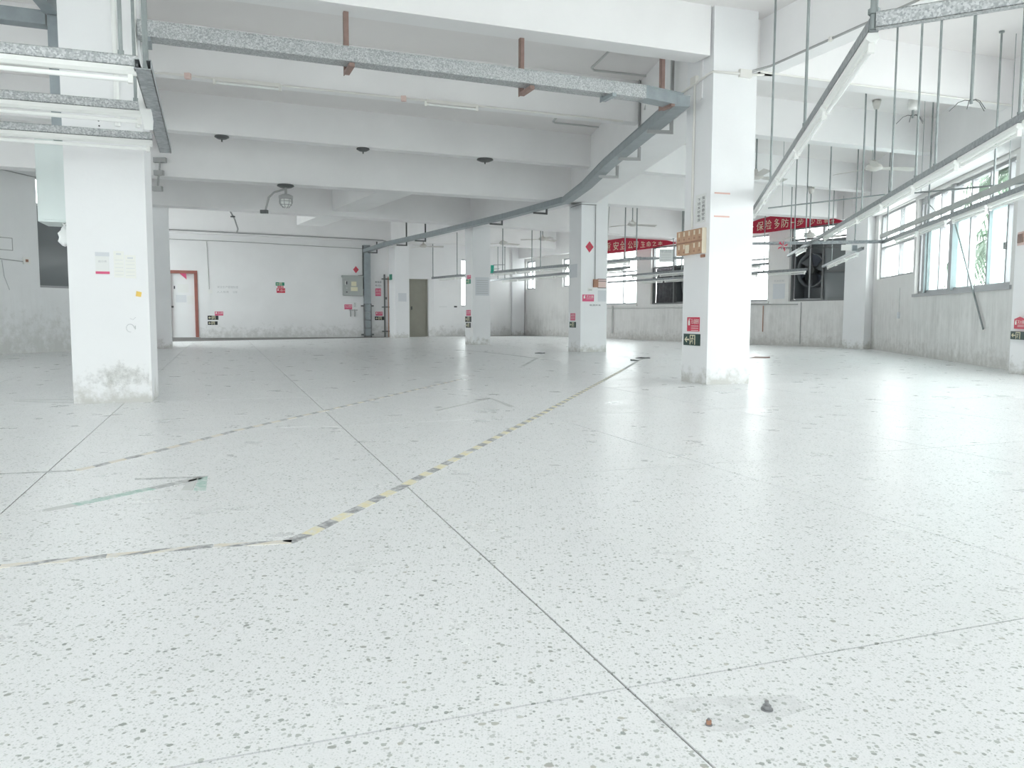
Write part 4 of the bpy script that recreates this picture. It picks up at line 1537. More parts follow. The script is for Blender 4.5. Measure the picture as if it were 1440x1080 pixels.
mb.plate([c + e1 * -0.022 + e2 * -0.018, c + e1 * 0.017 + e2 * -0.024, c + e1 * 0.024 + e2 * 0.015, c + e1 * -0.016 + e2 * 0.024], L_f.N, 0.003)
tag(mb.build('sticky_note', 'yellow_note'), 'small yellow note stuck on the left column', 'note')
mb = MB()
pts = [L_f.p(0.44 + 0.032 * math.cos(t) * (1 - 0.03 * t), 0.62 + 0.033 * math.sin(t), 0.002) for t in [i * 0.35 for i in range(15)]]
mb.tube(pts, 0.0022, 4)
mb.tube([L_f.p(0.44, 0.70, 0.002), L_f.p(0.465, 0.69, 0.002), L_f.p(0.485, 0.71, 0.002)], 0.0018, 4)
mb.tube([L_f.p(0.478, 0.61, 0.002), L_f.p(0.480, 0.64, 0.002)], 0.0028, 4)
tag(mb.build('scribble', 'faint_ink'), 'round pencil scribble low on the left column', 'scribble')
# ochre-grey mould band on the left column's foot (a real stain: follows the plaster, not the light)
k = NT('mould_stain')
mixs = k.n('ShaderNodeMixShader')
trn = k.n('ShaderNodeBsdfTransparent')
outn = [n for n in k.t.nodes if n.type == 'OUTPUT_MATERIAL'][0]
k.b.inputs['Base Color'].default_value = (0.40, 0.40, 0.33, 1)
k.b.inputs['Roughness'].default_value = 0.8
hz = k.math('ABSOLUTE', k.math('SUBTRACT', k.height(), 0.22), 0)
gx = k.n('ShaderNodeSeparateXYZ')
k.l(k.pos(), gx.inputs[0])
hx = k.math('ABSOLUTE', k.math('SUBTRACT', gx.outputs['X'], L_f.p(0.35, 0).x), 0)
fac = k.math('SUBTRACT', k.math('SUBTRACT', k.noise(13, 7, 0.75), k.math('MULTIPLY', hz, 1.7)), k.math('MULTIPLY', hx, 0.55))
k.l(k.ramp(fac, (0.30, 0.0), (0.62, 0.45)), mixs.inputs[0])
k.l(trn.outputs[0], mixs.inputs[1])
k.l(k.b.outputs[0], mixs.inputs[2])
k.l(mixs.outputs[0], outn.inputs['Surface'])
mb = MB()
mb.add([L_f.p(0.05, 0.08, 0.0015), L_f.p(0.57, 0.08, 0.0015), L_f.p(0.57, 0.36, 0.0015), L_f.p(0.05, 0.36, 0.0015)], [(0, 1, 2, 3)])
tag(mb.build('mould_patch', 'mould_stain'), 'grey olive mould patch at the foot of the left column', 'stain')

lc = thing('wall_conduit', 'white and grey conduits running up the top of the left column', 'conduit', L_f.p(0.45, 2.3))
MB().tube([L_f.p(0.405, 2.25, 0.02), L_f.p(0.405, SLAB, 0.02)], 0.022, 8).build('conduit_pipe', 'lamp_white', lc)
MB().tube([L_f.p(0.555, 2.25, 0.02), L_f.p(0.555, SLAB, 0.02)], 0.018, 8).build('conduit_pipe', 'lamp_white', lc)
mb = MB()
for u, z in ((0.265, 2.285), (0.268, 2.245)):
    c = L_f.p(u, z, 0.0)
    mb.tube([c, c + L_f.N * 0.008], 0.006, 8)
tag(mb.build('wall_plug', 'ink'), 'two dark screw holes in the left column between the rails', 'hole')

# white enamel box on the left of the left column, crumpled bag below
bxr = thing('wall_box', 'pale enamelled metal box fixed to the left side of the left column', 'cabinet', (-4.0, 7.2, 1.53))
ra, rb = rot2(19), rot2(109)
p0 = Vector((-4.085, 6.95))
mb = MB().box(v3(p0, 1.53), v3(ra * 0.33, 0), v3(rb * 0.40, 0), (0, 0, 0.76))
mb.build('body', 'duct_enamel', bxr)
MB().box(v3(p0 + ra * 0.315 - rb * 0.012, 1.545), v3(ra * 0.008, 0), v3(rb * 0.012, 0), (0, 0, 0.73)).build('door_edge', 'cabinet_grey', bxr)
MB().box(v3(p0 + ra * 0.02 - rb * 0.01, 1.55), v3(ra * 0.29, 0), v3(rb * 0.01, 0), (0, 0, 0.72)).build('door', 'duct_enamel', bxr)
mb = MB()
mb.lathe((-3.93, 7.08, 1.33), [(0.0, 0.0), (0.03, 0.005), (0.055, 0.04), (0.045, 0.08), (0.05, 0.11), (0.025, 0.15), (0.012, 0.18), (0.018, 0.20), (0.0, 0.205)], 14)
for i, v in enumerate(mb.v):
    mb.v[i] = v + Vector((random.uniform(-.009, .009), random.uniform(-.009, .009), random.uniform(-.006, .006)))
tag(mb.build('plastic_bag', 'plastic_bag'), 'crumpled white plastic bag hanging under the enamelled box', 'bag')

# ------------------------------------------------------------------ left wall fittings
ot = thing('wall_socket', 'small socket box at the end of a wire on the left wall', 'socket', FL.p(3.42, 1.75))
mb = MB()
FL.box(mb, 3.34, 3.48, 1.70, 1.83, 0.0, 0.04)
mb.build('box', 'white_plastic', ot)
mb = MB()
FL.box(mb, 3.375, 3.43, 1.74, 1.79, 0.04, 0.045)
mb.build('socket_face', 'rust', ot)
MB().tube([FL.p(1.5, 1.79, 0.012), FL.p(2.9, 1.77, 0.012), FL.p(3.35, 1.745, 0.012)], 0.008, 6).build('wire', 'conduit_grey', ot)
MB().tube([FL.p(2.93, 1.75, 0.012), FL.p(2.96, 1.45, 0.012), FL.p(3.05, 1.2, 0.012)], 0.006, 6).build('wire', 'faint_ink', ot)
mb = MB()
for (u0, u1, z0, z1) in ((2.3, 3.16, 2.16, 2.172), (2.3, 3.16, 1.935, 1.947), (3.15, 3.162, 1.94, 2.17)):
    FL.box(mb, u0, u1, z0, z1, 0.0, 0.003)
tag(mb.build('outline', 'conduit_grey'), 'thin dark rectangle outline on the left wall', 'outline')
mb = MB().tube([FL.p(0.0, 3.44, 0.012), FL.p(2.81, 3.42, 0.012), FL.p(3.72, 3.37, 0.012)], 0.010, 6)
tag(mb.build('wire', 'conduit_grey'), 'dark wire along the top of the left wall', 'wire')
mb = MB().box((-8.02, 17.42, 0), (0.0, 0, 0.001), (0.001, 0, 0), (0, 0.001, 0))
bk = thing('bucket', 'small red bucket at the foot of the back left column', 'bucket', (-7.93, 17.40, 0), None)
MB().lathe((-7.93, 17.40, 0), [(0.0, 0.0), (0.075, 0.0), (0.098, 0.24), (0.108, 0.245), (0.108, 0.26), (0.092, 0.26), (0.068, 0.02), (0.0, 0.02)], 20).build('body', 'bucket_red', bk)
MB().tube([(-7.93 + 0.10 * math.cos(a), 17.40 - 0.02, 0.245 + 0.04 * math.sin(a)) for a in [PI * i / 8 for i in range(9)]], 0.004, 5).build('handle', 'dark_metal', bk)

# ------------------------------------------------------------------ back wall fittings
cab = thing('electrical_cabinet', 'grey electrical cabinet on the back wall beside the trunking', 'cabinet', FBk.p(B + 5.1, 1.46))
mb = MB()
FBk.box(mb, B + 4.76, B + 5.45, 1.46, 2.10, 0.0, 0.22)
mb.build('body', 'cabinet_grey', cab)
mb = MB()
FBk.box(mb, B + 4.72, B + 5.462, 2.10, 2.16, 0.0, 0.27)
mb.build('hood', 'cabinet_grey', cab)
mb = MB()
FBk.box(mb, B + 4.79, B + 4.97, 1.50, 2.06, 0.22, 0.232)
mb.build('side_door', 'cabinet_grey', cab)
mb = MB()
FBk.box(mb, B + 4.985, B + 5.43, 1.50, 2.06, 0.22, 0.232)
dr = mb.build('door', 'cabinet_grey', cab)
for (u0, u1, z0, z1, m) in ((5.04, 5.22, 1.79, 1.95, 'print_cream'), (5.02, 5.26, 1.62, 1.76, 'print_cream')):
    mb = MB()
    FBk.box(mb, B + u0, B + u1, z0, z1, 0.232, 0.235)
    mb.build('label_plate', m, dr)
for z, m in ((1.85, 'ink'), (1.70, 'faint_ink'), (1.56, 'ink')):
    mb = MB()
    FBk.box(mb, B + 4.855, B + 4.905, z, z + (0.10 if m == 'ink' and z > 1.8 else 0.04), 0.232, 0.245)
    mb.build('latch', m, cab)
mb = MB()
FBk.box(mb, B + 4.83, B + 4.85, 1.83, 1.97, 0.232, 0.236)
mb.build('window_strip', 'print_white', cab)
MB().tube([FBk.p(B + 5.30, 2.16, 0.05), FBk.p(B + 5.48, 2.18, 0.05)], 0.02, 6).build('cable_entry', 'dark_metal', cab)
for u, m, r_, z1, lb in ((6.235, 'dark_metal', 0.028, 2.23, 'dark vertical pipe left of the white column by the olive door'), (6.37, 'rust', 0.018, 2.15, 'thin rusty vertical pipe beside the dark pipe')):
    pv = thing('vertical_pipe', lb, 'pipe', FBk.p(B + u, 0, 0.1))
    MB().tube([FBk.p(B + u, 0.0, 0.09), FBk.p(B + u, z1, 0.09)], r_, 10).build('pipe', m, pv)
    mb = MB()
    for z in (0.18, 1.05, 2.05):
        FBk.box(mb, B + u - 0.09, B + u + 0.035, z, z + 0.035, 0.0, 0.10)
    mb.build('bracket', 'dark_metal', pv)
    if m == 'dark_metal':
        mb = MB()
        FBk.box(mb, B + u - 0.01, B + u + 0.07, 1.34, 1.42, 0.06, 0.15)
        mb.build('valve', 'dark_metal', pv)
for u, lb in ((5.02, 'left of two dark water taps under the electrical cabinet'), (5.17, 'right of two dark water taps under the electrical cabinet')):
    tp = thing('water_tap', lb, 'tap', FBk.p(B + u, 0.72), 'water taps under the cabinet')
    MB().tube([FBk.p(B + u, 0.97, 0.03), FBk.p(B + u, 0.93, 0.05), FBk.p(B + u + 0.005, 0.72, 0.05)], 0.022, 8).build('pipe', 'conduit_grey', tp)
    MB().tube([FBk.p(B + u - 0.05, 0.955, 0.05), FBk.p(B + u + 0.10, 0.955, 0.05)], 0.014, 6).build('handle', 'conduit_grey', tp)
ws = thing('notice_sheet', 'small white notice with black characters between the cabinet and the taps', 'notice', FBk.p(B + 5.19, 1.05))
mb = MB()
FBk.box(mb, B + 5.12, B + 5.26, 1.05, 1.22, 0, 0.003)
mb.build('sheet', 'paper', ws)
for i, ch in enumerate('水龙头'):
    put_text(FBk, ws, ch, B + 5.165, B + 5.215, 1.175 - i * 0.05, 1.215 - i * 0.05, 'ink', 0.004)
wc = thing('wall_conduit', 'pale conduit dropping to a switch right of the brown door', 'conduit', FBk.p(B + 0.38, 1.5))
MB().tube([FBk.p(B + 0.32, 3.20, 0.012), FBk.p(B + 0.34, 2.5, 0.012), FBk.p(B + 0.36, 1.62, 0.012)], 0.012, 6).build('conduit_pipe', 'adhesive', wc)
mb = MB()
FBk.box(mb, B + 0.32, B + 0.46, 1.48, 1.60, 0, 0.025)
mb.build('switch_plate', 'white_plastic', wc)
MB().tube([FBk.p(B + -1.6, 3.25, 0.012), FBk.p(B + 1.2, 3.225, 0.012), FBk.p(B + 5.48, 3.12, 0.012)], 0.011, 6).build('cross_pipe', 'conduit_grey', wc)
for u, lb in ((0.8, 'white wall socket'),):
    mb = MB()
    FBk.box(mb, B + u, B + u + 0.05, 0.02, 0.12, 0, 0.02)
# right-hand back wall: wires and a dark slab imitating a floor shadow at its foot
mb = MB().tube([FJ.p(0.25, 1.10, 0.01), FJ.p(0.62, 1.10, 0.01)], 0.006, 5)
tag(mb.build('wire', 'adhesive'), 'thin level wire on the wall right of the olive door', 'wire')
mb = MB()
FJ.box(mb, 0.98, 1.10, 1.08, 1.13, 0.0, 0.03)
tag(mb.build('wall_hook', 'ink'), 'small dark hook on the wall left of the thin far column', 'hook')
mb = MB().prism([(-1.75, 29.6), (-1.15, 29.4), (-1.05, 29.9), (-1.5, 30.2)], 0.0, 0.06)
tag(mb.build('floor_shade', 'dark_metal'), 'dark slab standing in for shade on the floor behind the thin far column', 'floor_shade')

# ------------------------------------------------------------------ conduits along ceiling and beams


def conduit(label, pts, r=0.012, mat='conduit_grey', name='ceiling_conduit'):
    o = MB().tube(pts, r, 7).build(name, mat)
    return tag(o, label, 'conduit')


Z = SLAB - 0.012
conduit('L shaped conduit under the slab near the front right column', [(1.30, 9.35, Z), (1.02, 10.62, Z), (1.06, 10.72, Z), (1.87, 10.98, Z), (1.895, 11.0, Z - 0.04), (1.77, 10.95, 3.5)], 0.015, 'adhesive')
conduit('second L shaped conduit under the slab, farther from the viewer', [(0.80, 12.75, Z), (0.66, 13.45, Z), (0.70, 13.55, Z), (1.50, 13.86, Z), (1.52, 13.86, 3.5), (1.48, 13.86, 3.3)], 0.015, 'adhesive')
conduit('pale conduit running along the lower edge of the second cross beam', [v3(along(B1, B2, -4.05), 2.9) + Vector((0.02, -0.02, 0)), v3(along(B1, B2, -4.0), 3.36) + Vector((0, -0.02, 0)), v3(along(B1, B2, -3.85), 3.385) + Vector((0, -0.02, 0)), v3(along(B1, B2, 1.5), 3.385) + Vector((0, -0.02, 0))], 0.012, 'conduit_cream')
conduit('grey conduit along the farthest cross beam bending down at the trunking', [v3(along(F1_, F2_, -10.6), 3.31) + Vector((0.01, -0.03, 0)), v3(along(F1_, F2_, -5.0), 3.27) + Vector((0.01, -0.03, 0)), v3(along(F1_, F2_, -4.35), 3.26) + Vector((0.01, -0.03, 0)), v3(along(F1_, F2_, -4.2), 3.22) + Vector((0.01, -0.03, 0)), v3(along(F1_, F2_, -4.15), 3.08) + Vector((0.01, -0.03, 0))], 0.022)
q0 = Vector((*along(F1_, F2_, -8.55), 3.31)) + Vector((0.01, -0.04, 0))
cf = conduit('short bent conduit rising from the farthest cross beam to the slab', [q0, q0 + Vector((0.05, -0.05, 0.10)), q0 + Vector((0.25, -0.9, 0.30)), q0 + Vector((0.55, -2.6, 0.62))], 0.022)
MB().lathe(q0 + Vector((0.30, -1.2, 0.32)), [(0, 0), (0.07, 0.0), (0.07, 0.03), (0, 0.05)], 10).build('junction_disc', 'dark_metal', cf)
conduit('thin white conduit along the lower edge of the cross beam at upper right', [(2.7, 8.93, 3.39), (6.42, 10.31, 3.385)], 0.012, 'conduit_cream')
conduit('bent conduit under the slab at upper right, left piece', [(3.3, 10.2, Z), (3.25, 12.2, Z), (3.22, 12.25, 3.45)], 0.016, 'adhesive')
conduit('dark wire along the lower edge of the deep beam right of the middle column', [v3(along(D1, D2, 2.05), 3.05) + Vector((0, -0.02, 0)), v3(along(D1, D2, 2.9), 3.07) + Vector((0, -0.02, 0)), v3(along(D1, D2, 4.3), 3.05) + Vector((0, -0.02, 0))], 0.012)

# pipe with explosion-proof lamp under the deep beam, plus boxes by the left column
pl = thing('beam_pipe', 'long dark pipe along the deep beam right of the left column, ending in a coupling', 'pipe', (-4.2, 14.2, 3.04))
pa, pb = v3(along(D1, D2, -5.9), 3.085) + Vector((0.01, -0.05, 0)), v3(along(D1, D2, -3.55), 3.085) + Vector((0.01, -0.05, 0))
MB().tube([pa + (pb - pa) * 0.035, pb], 0.022, 8).build('pipe', 'dark_metal', pl)
MB().tube([pb, pb + (pb - pa).normalized() * 0.10], 0.038, 8).build('coupling', 'conduit_grey', pl)
MB().tube([pb + (pb - pa).normalized() * 0.10, pb + (pb - pa).normalized() * 0.17], 0.012, 6).build('stub', 'dark_metal', pl)
ep = thing('bulkhead_lamp', 'grey explosion proof lamp hanging under the deep beam', 'lamp', (-4.04, 14.42, 2.70))
c = Vector((-4.04, 14.42, 0))
MB().lathe(c, [(0, 3.06), (0.14, 3.055), (0.15, 3.03), (0.10, 3.005), (0, 3.0)], 18).build('mounting_plate', 'dark_metal', ep)
MB().tube([c + Vector((0, 0, 3.01)), c + Vector((0, 0, 2.88))], 0.022, 8).build('stem', 'conduit_grey', ep)
MB().lathe(c, [(0, 2.90), (0.06, 2.89), (0.125, 2.86), (0.125, 2.82), (0.11, 2.80), (0, 2.80)], 18).build('cap', 'conduit_grey', ep)
MB().lathe(c, [(0.09, 2.80), (0.095, 2.74), (0.075, 2.68), (0.0, 2.655)], 18).build('glass_dome', 'glass_tube', ep)
mb = MB()
for i in range(8):
    a = 2 * PI * i / 8
    mb.tube([c + Vector((0.115 * math.cos(a), 0.115 * math.sin(a), 2.81)), c + Vector((0.115 * math.cos(a), 0.115 * math.sin(a), 2.73)), c + Vector((0.05 * math.cos(a), 0.05 * math.sin(a), 2.65))], 0.006, 5)
for z, r_ in ((2.76, 0.117), (2.70, 0.10)):
    mb.tube([c + Vector((r_ * math.cos(2 * PI * i / 16), r_ * math.sin(2 * PI * i / 16), z)) for i in range(17)], 0.006, 5)
mb.build('cage', 'conduit_grey', ep)
MB().tube([c + Vector((-0.02, 0, 2.98)), c + Vector((-0.20, -0.02, 2.92)), c + Vector((-0.30, -0.02, 2.83)), c + Vector((-0.36, -0.02, 2.60))], 0.018, 7).build('supply_pipe', 'conduit_grey', ep)
MB().box(c + Vector((-0.45, -0.05, 2.55)), (0.13, 0, 0), (0, 0.06, 0), (0, 0, 0.06)).build('end_box', 'dark_metal', ep)
bp = thing('pipe_stack', 'vertical pipe with three small dark boxes beside the left column', 'pipe', (-5.9, 13.535, 2.8))
fx = lambda z: Vector((-5.90 + (z - 3.1) * 0.12, 13.535, z))
MB().tube([fx(3.31), fx(2.84)], 0.016, 6).build('pipe', 'conduit_grey', bp)
for z, w in ((3.31, 0.20), (3.10, 0.15), (2.84, 0.15)):
    MB().box(fx(z) - Vector((w * 0.5, 0.04, 0.04)), (w, 0, 0), (0, 0.08, 0), (0, 0, 0.08)).build('box', 'conduit_grey', bp)

# bare tube battens under the second beam
for x0, lb, on in ((-3.36, 'slim tube batten under the second beam, left one', 0.66), (-1.09, 'slim tube batten under the second beam, right one', 0.62)):
    a = v3(along(B1, B2, x0), 3.37) + Vector((0.02, -0.05, 0))
    b = v3(along(B1, B2, x0 + on), 3.37) + Vector((0.02, -0.05, 0))
    rt_ = thing('tube_batten', lb, 'lamp', a, 'tube battens under the second beam')
    MB().bar(a, b, 0.045, 0.04).build('housing', 'conduit_cream', rt_)
    MB().tube([a - Vector((0, 0.02, 0.045)), b - Vector((0, 0.02, 0.045))], 0.012, 8).build('glass_tube', 'lamp_white', rt_)
    for q in (a, b):
        MB().box(q - Vector((0.015, 0.035, 0.065)), (0.03, 0, 0), (0, 0.03, 0), (0, 0, 0.06)).build('lamp_holder', 'conduit_cream', rt_)
    MB().box(a - (b - a).normalized() * 0.28 - Vector((0.03, 0.03, 0.03)), (0.06, 0, 0), (0, 0.05, 0), (0, 0, 0.06)).build('starter_box', 'paper_pink', rt_)
# lamp roses under the third beam
for (x, lb, rr) in ((-4.30, 'dark lamp rose under the third beam, leftmost', 0.10), (-2.35, 'dark lamp rose under the third beam, middle one', 0.10), (-0.43, 'dark lamp rose under the third beam, rightmost and largest', 0.135)):
    p = along(C1, C2, x)
    q = Vector((p[0] - 0.04, p[1] + 0.11, 3.40))
    ro = thing('lamp_rose', lb, 'lamp', q, 'dark lamp roses under the third beam')
    MB().lathe(q, [(0, 0), (rr, 0), (rr * 1.05, -0.02), (rr * 0.6, -0.045), (0, -0.05)], 18).build('plate', 'dark_metal', ro)
    MB().tube([q, q - Vector((0, 0, 0.085))], 0.012, 6).build('stub', 'dark_metal', ro)

# ------------------------------------------------------------------ far right wall fittings
conduit('level pipe along the far right wall under the windows', [FC.p(5.6, 1.02, 0.03), FC.p(10.6, 1.02, 0.03)], 0.014, 'adhesive', 'wall_pipe')
conduit('level dark pipe on the wall below the bright window right of the front right column', [FC.p(11.6, 1.09, 0.03), FC.p(13.9, 1.07, 0.03)], 0.014, 'conduit_grey', 'wall_pipe')
conduit('vertical drain pipe under the window right of the middle column', [FC.p(6.1, 1.12, 0.04), FC.p(6.1, 0.18, 0.04)], 0.03, 'adhesive', 'wall_pipe')
conduit('thin vertical pipe under the exhaust fan', [FC.p(14.0, 1.12, 0.02), FC.p(14.0, 0.05, 0.02)], 0.012, 'conduit_grey', 'wall_pipe')
conduit('rusty vertical streak pipe left of the exhaust fan', [FC.p(12.75, 1.05, 0.02), FC.p(12.75, 0.35, 0.02)], 0.012, 'rust', 'wall_pipe')
ps = thing('notice_sheet', 'pale sheet on the wall left of the exhaust fan', 'notice', FC.p(13.25, 1.25))
mb = MB()
FC.box(mb, 13.05, 13.45, 1.22, 1.62, 0, 0.003)
mb.build('sheet', 'paper_grey', ps)
put_text(FC, ps, '开关控制', 13.08, 13.42, 1.66, 1.72, 'faint_ink', 0.002)
sb = thing('hanging_notice', 'white notice with three characters standing on the far rail above the curtain', 'notice', (3.30, 18.48, 2.0))
fN = Face((3.36, 18.42), (3.36 + 0.94, 18.42 - 0.2), (0, 0))
mb = MB()
fN.box(mb, 0.0, 0.31, 1.99, 2.28, 0.0, 0.006)
mb.build('board', 'paper', sb)
put_text(fN, sb, '平烫组', 0.03, 0.28, 2.19, 2.255, 'faint_ink', 0.008)
mb = MB()
for i in range(3):
    fN.box(mb, 0.04, 0.27, 2.04 + i * 0.05, 2.047 + i * 0.05, 0.006, 0.0075)
tag(mb.build('small_print', 'faint_ink', sb), kind='stuff')

# ------------------------------------------------------------------ right wall fittings
po = MB().tube([FR.p(5.30, 2.38, 0.05), FR.p(5.42, 2.27, 0.05), FR.p(6.77, 0.56, 0.03)], 0.014, 7).build('leaning_pole', 'rod_steel')
tag(po, 'thin grey pole hanging slantwise from the large right window down the wall', 'pole')
wr = MB().tube([FR.p(3.6, 2.86, 0.03), FR.p(3.9, 2.83, 0.04), FR.p(4.3, 2.66, 0.05), FR.p(4.75, 2.40, 0.05)], 0.009, 6).build('wire', 'rod_steel')
tag(wr, 'curved loose wire before the top lights of the right window', 'wire')
cb = thing('wall_socket', 'small brown socket high on the column at the right edge', 'socket', E_f.p(0.18, 1.69))
mb = MB()
E_f.box(mb, 0.08, 0.30, 1.66, 1.83, 0, 0.012)
mb.build('plate', 'paper_pink', cb)
mb = MB()
E_f.box(mb, 0.12, 0.26, 1.69, 1.80, 0.012, 0.03)
mb.build('box', 'primer_brown', cb)
lt = thing('window_latch', 'small dark latch on the post of the large right window', 'latch', FR.p(7.2, 1.75))
mb = MB()
FR.box(mb, 7.18, 7.22, 1.72, 1.82, -0.07, -0.03)
mb.build('handle', 'dark_metal', lt)
cr = conduit('short vertical wire with a plug on the right wall', [FR.p(2.2, 1.35, 0.01), FR.p(2.2, 0.85, 0.01)], 0.005, 'adhesive', 'wall_pipe')
mb = MB()
FR.box(mb, 2.15, 2.25, 0.72, 0.85, 0, 0.03)
mb.build('plug_box', 'paper_grey', cr)

# ------------------------------------------------------------------ floor markings and litter


def hazard_tape(pts, w, seg, slant, mats, label, name='hazard_tape'):
    pts = [Vector(p) for p in pts]
    mb = MB()
    i = 0
    z = 0.0016
    for a, b in zip(pts, pts[1:]):
        d = b - a
        L = d.length
        d.normalize()
        n = Vector((-d.y, d.x))
        s = 0.0
        while s < L - 1e-4:
            e = min(s + seg * random.uniform(0.92, 1.08), L)
            if L - e < seg * 0.7:
                e = L
            sk = slant if 0 < s else 0
            ske = slant if e < L - 1e-4 else 0
            j = random.uniform(-0.003, 0.003)
            q = [a + d * (s - sk) - n * w / 2, a + d * (e - ske) - n * (w / 2 + j), a + d * (e + ske) + n * (w / 2 - j), a + d * (s + sk) + n * w / 2]
            vs = [v3(p, z) for p in q] + [v3(p, 0.0) for p in q]
            mb.add(vs, [(0, 1, 2, 3), (0, 4, 5, 1), (1, 5, 6, 2), (2, 6, 7, 3), (3, 7, 4, 0)], i % len(mats))
            i += 1
            s = e
    o = mb.build(name, mats)
    return tag(o, label, 'floor tape')


hazard_tape([(-2.6, 1.72), (-1.471, 2.239), (-1.218, 2.344), (-0.937, 2.452), (-0.705, 2.502)], 0.038, 0.075, 0.045, ['tape_pale', 'tape_black'], 'worn yellow and black tape entering at the left edge, nearest the viewer', 'hazard_tape')
hazard_tape([(-0.715, 2.495), (-0.677, 2.586), (-0.599, 2.875), (-0.457, 3.374), (-0.228, 4.232), (0.212, 5.872), (0.806, 8.17), (1.55, 11.05)], 0.047, 0.095, 0.012, ['tape_black', 'tape_yellow'], 'yellow and black hazard tape running from the kink to the front right column')
hazard_tape([(1.55, 11.05), (2.186, 13.597), (2.528, 14.593)], 0.05, 0.3, 0.0, ['tape_grey'], 'dark far end of the long hazard tape behind the front right column', 'floor_tape')
hazard_tape([(-2.032, 3.667), (-1.92, 4.092), (-1.747, 4.978), (-1.425, 6.102), (-0.58, 9.251)], 0.042, 0.105, 0.012, ['tape_pale', 'tape_black'], 'second hazard tape, running from below the left column into the room')
hazard_tape([(-3.6, 3.3), (-2.33, 3.579), (-2.032, 3.667)], 0.03, 0.5, 0.0, ['tape_grey'], 'thin grey tape line at the left edge below the left column', 'floor_tape')
hazard_tape([(-1.25, 17.5), (-0.59, 16.47), (0.0, 15.2), (0.43, 13.97)], 0.06, 0.4, 0.0, ['tape_grey', 'tape_grey', 'adhesive'], 'dark worn tape line on the far floor before the thin column', 'floor_tape')
hazard_tape([(0.43, 13.97), (0.156, 11.72)], 0.05, 0.4, 0.0, ['adhesive', 'tape_grey'], 'short dark tape line on the far floor before the middle column', 'floor_tape')


def arrow_piece(quads, label):
    root = thing('floor_arrow', label, 'floor arrow', v3(quads[0][0][0], 0))
    for pts, m in quads:
        MB().plate([v3(p, 0.0) for p in pts], (0, 0, 1), 0.0015).build('tape_piece', m, root)


arrow_piece([([(-1.748, 2.918), (-1.714, 2.892), (-1.650, 2.980), (-1.694, 3.005)], 'adhesive'),
             ([(-1.694, 3.005), (-1.650, 2.980), (-1.484, 3.273), (-1.530, 3.300)], 'tape_green'),
             ([(-1.530, 3.300), (-1.484, 3.273), (-1.37, 3.49), (-1.41, 3.53)], 'tape_grey'),
             ([(-1.675, 3.49), (-1.66, 3.46), (-1.375, 3.515), (-1.37, 3.55)], 'tape_grey'),
             ([(-1.372, 3.545), (-1.395, 3.50), (-1.318, 3.25), (-1.268, 3.255)], 'tape_green'),
             ([(-1.40, 3.50), (-1.42, 3.46), (-1.37, 3.25), (-1.322, 3.25)], 'adhesive')],
            'green tape arrow on the floor at the left, pointing into the room')
arrow_piece([([(-0.60, 6.08), (-0.57, 6.06), (-0.175, 7.04), (-0.205, 7.065)], 'adhesive'),
             ([(-0.205, 7.065), (-0.175, 7.04), (0.02, 6.40), (-0.02, 6.38)], 'adhesive'),
             ([(-0.33, 6.92), (-0.30, 6.86), (-0.18, 7.03), (-0.20, 7.07)], 'tape_grey')],
            'faint grey tape arrow on the floor in the middle of the room')
arrow_piece([([(-4.22, 6.78), (-4.18, 6.74), (-3.64, 6.80), (-3.64, 6.85)], 'adhesive'),
             ([(-4.22, 6.70), (-4.18, 6.66), (-3.64, 6.55), (-3.62, 6.60)], 'adhesive')],
            'faint tape remains on the floor left of the left column')
k = NT('floor_wear')
mixs = k.n('ShaderNodeMixShader')
trn = k.n('ShaderNodeBsdfTransparent')
outn = [n for n in k.t.nodes if n.type == 'OUTPUT_MATERIAL'][0]
k.b.inputs['Base Color'].default_value = (0.60, 0.61, 0.61, 1)
k.b.inputs['Roughness'].default_value = 0.4
k.l(k.ramp(k.noise(14, 6, 0.7), (0.35, 0.0), (0.7, 0.22)), mixs.inputs[0])
k.l(trn.outputs[0], mixs.inputs[1])
k.l(k.b.outputs[0], mixs.inputs[2])
k.l(mixs.outputs[0], outn.inputs['Surface'])
mb = MB()
mb.add([(0.26, 1.33, 0.0012), (0.40, 1.335, 0.0012), (0.56, 1.42, 0.0012), (0.54, 1.47, 0.0012), (0.34, 1.46, 0.0012), (0.25, 1.44, 0.0012)], [(0, 1, 2, 3, 4, 5)])
tag(mb.build('worn_patch', 'floor_wear'), 'grey worn patch on the floor around the two bolts', 'stain')
for (x, y, s, hgt, lb) in ((0.472, 1.414, 1.0, 0.008, 'larger steel anchor bolt sticking out of the near floor, right one'), (0.351, 1.358, 0.6, 0.003, 'smaller rusty anchor bolt in the near floor, left one')):
    rb_ = thing('anchor_bolt', lb, 'bolt', (x, y, 0), 'anchor bolts in the floor')
    MB().tube([(x, y, 0), (x, y, 0.002)], 0.011 * s, 16).build('washer', 'bolt_steel', rb_)
    MB().tube([(x, y, 0.002), (x, y, 0.009)], 0.0078 * s, 6).build('nut', 'bolt_steel' if s == 1 else 'rust', rb_)
    MB().tube([(x, y, 0.009), (x - 0.001, y, 0.009 + hgt)], 0.004 * s, 8).build('stud', 'bolt_steel', rb_)
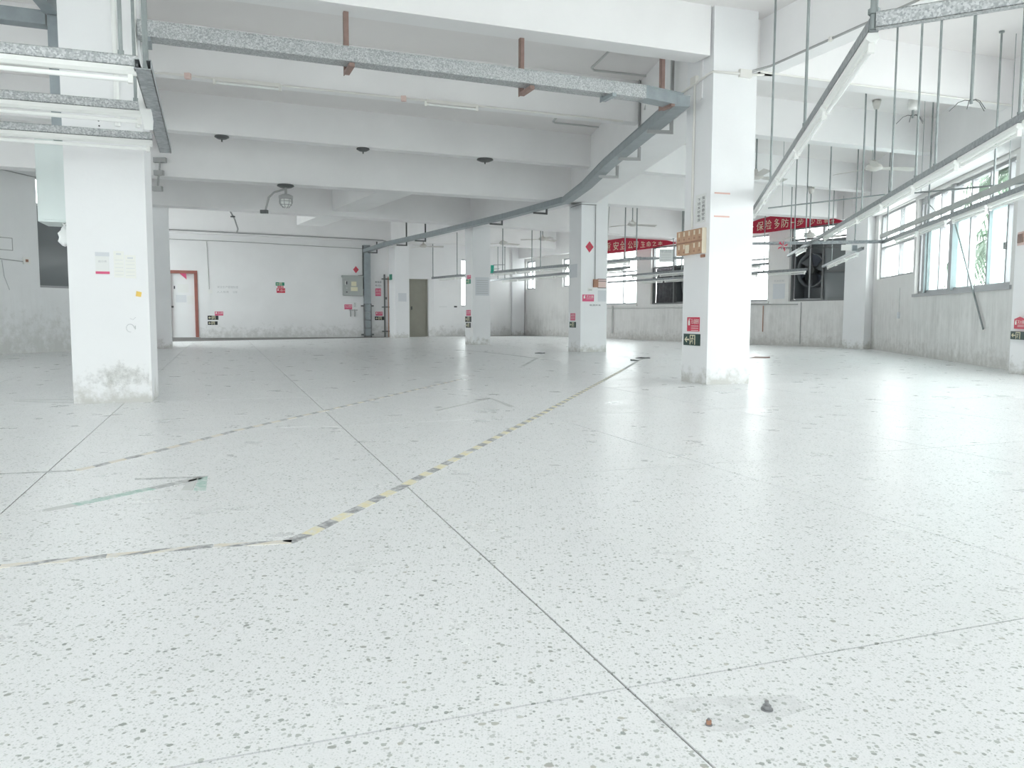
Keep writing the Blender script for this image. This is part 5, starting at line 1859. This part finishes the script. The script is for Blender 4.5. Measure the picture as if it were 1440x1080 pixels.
for i, (x, y, s, lb) in enumerate(((2.33, 14.1, 0.16, 'dark flake of litter near the middle column'), (4.45, 14.35, 0.22, 'dried brown leaf on the floor right of the front right column'), (0.55, 15.9, 0.12, 'tiny dark flake left of the middle column'), (2.05, 13.3, 0.09, 'dark speck at the far end of the hazard tape'))):
    mb = MB()
    n = 7
    pts = [(x + s * (0.6 + 0.4 * random.random()) * math.cos(2 * PI * j / n), y + s * 0.45 * (0.5 + 0.5 * random.random()) * math.sin(2 * PI * j / n)) for j in range(n)]
    vs = [v3(p, 0.004 + 0.02 * random.random()) for p in pts] + [v3(p, 0.0) for p in pts]
    mb.add(vs, [tuple(range(n))] + [(j, j + n, (j + 1) % n + n, (j + 1) % n) for j in range(n)])
    tag(mb.build('litter', 'primer_brown' if i == 1 else 'dark_metal'), lb, 'litter', 'litter on the floor')

# ------------------------------------------------------------------ palms outside the right windows


def palm(x, y, h, label, seed):
    rnd = random.Random(seed)
    root = thing('palm_tree', label, 'tree', (x, y, -0.4), 'palms outside the right windows')
    MB().tube([(x, y, -0.4), (x + 0.05, y, h * 0.5), (x, y + 0.05, h)], [0.16, 0.12, 0.10], 10).build('trunk', 'bark', root)
    for i in range(18):
        a = 2 * PI * i / 18 + rnd.uniform(-.2, .2)
        L = rnd.uniform(1.1, 1.5)
        up = rnd.uniform(0.15, 1.0)
        spine = []
        for j in range(12):
            t = j / 11
            spine.append(Vector((x + math.cos(a) * L * t, y + math.sin(a) * L * t, h + up * t * 1.6 - 2.0 * t * t)))
        mb = MB()
        mb.tube(spine, [0.02 * (1 - .8 * j / 11) for j in range(12)], 4)
        side = Vector((-math.sin(a), math.cos(a), 0))
        for j in range(1, 11):
            for s in (-1, 1):
                for q in (0, .5):
                    b = spine[j].lerp(spine[j + 1], q)
                    d = (spine[j + 1] - spine[j]).normalized()
                    tip = b + side * s * (0.50 - 0.03 * j) + d * 0.28 - Vector((0, 0, 0.20))
                    w = d * 0.04
                    mb.add([b - w, b + w, tip], [(0, 1, 2) if s > 0 else (0, 2, 1)])
        mb.build('frond', 'leaf_green', root)


palm(9.35, 14.5, 3.35, 'palm outside the large right window, nearer one', 3)
palm(10.9, 17.9, 2.5, 'palm outside the large right window, farther one', 5)
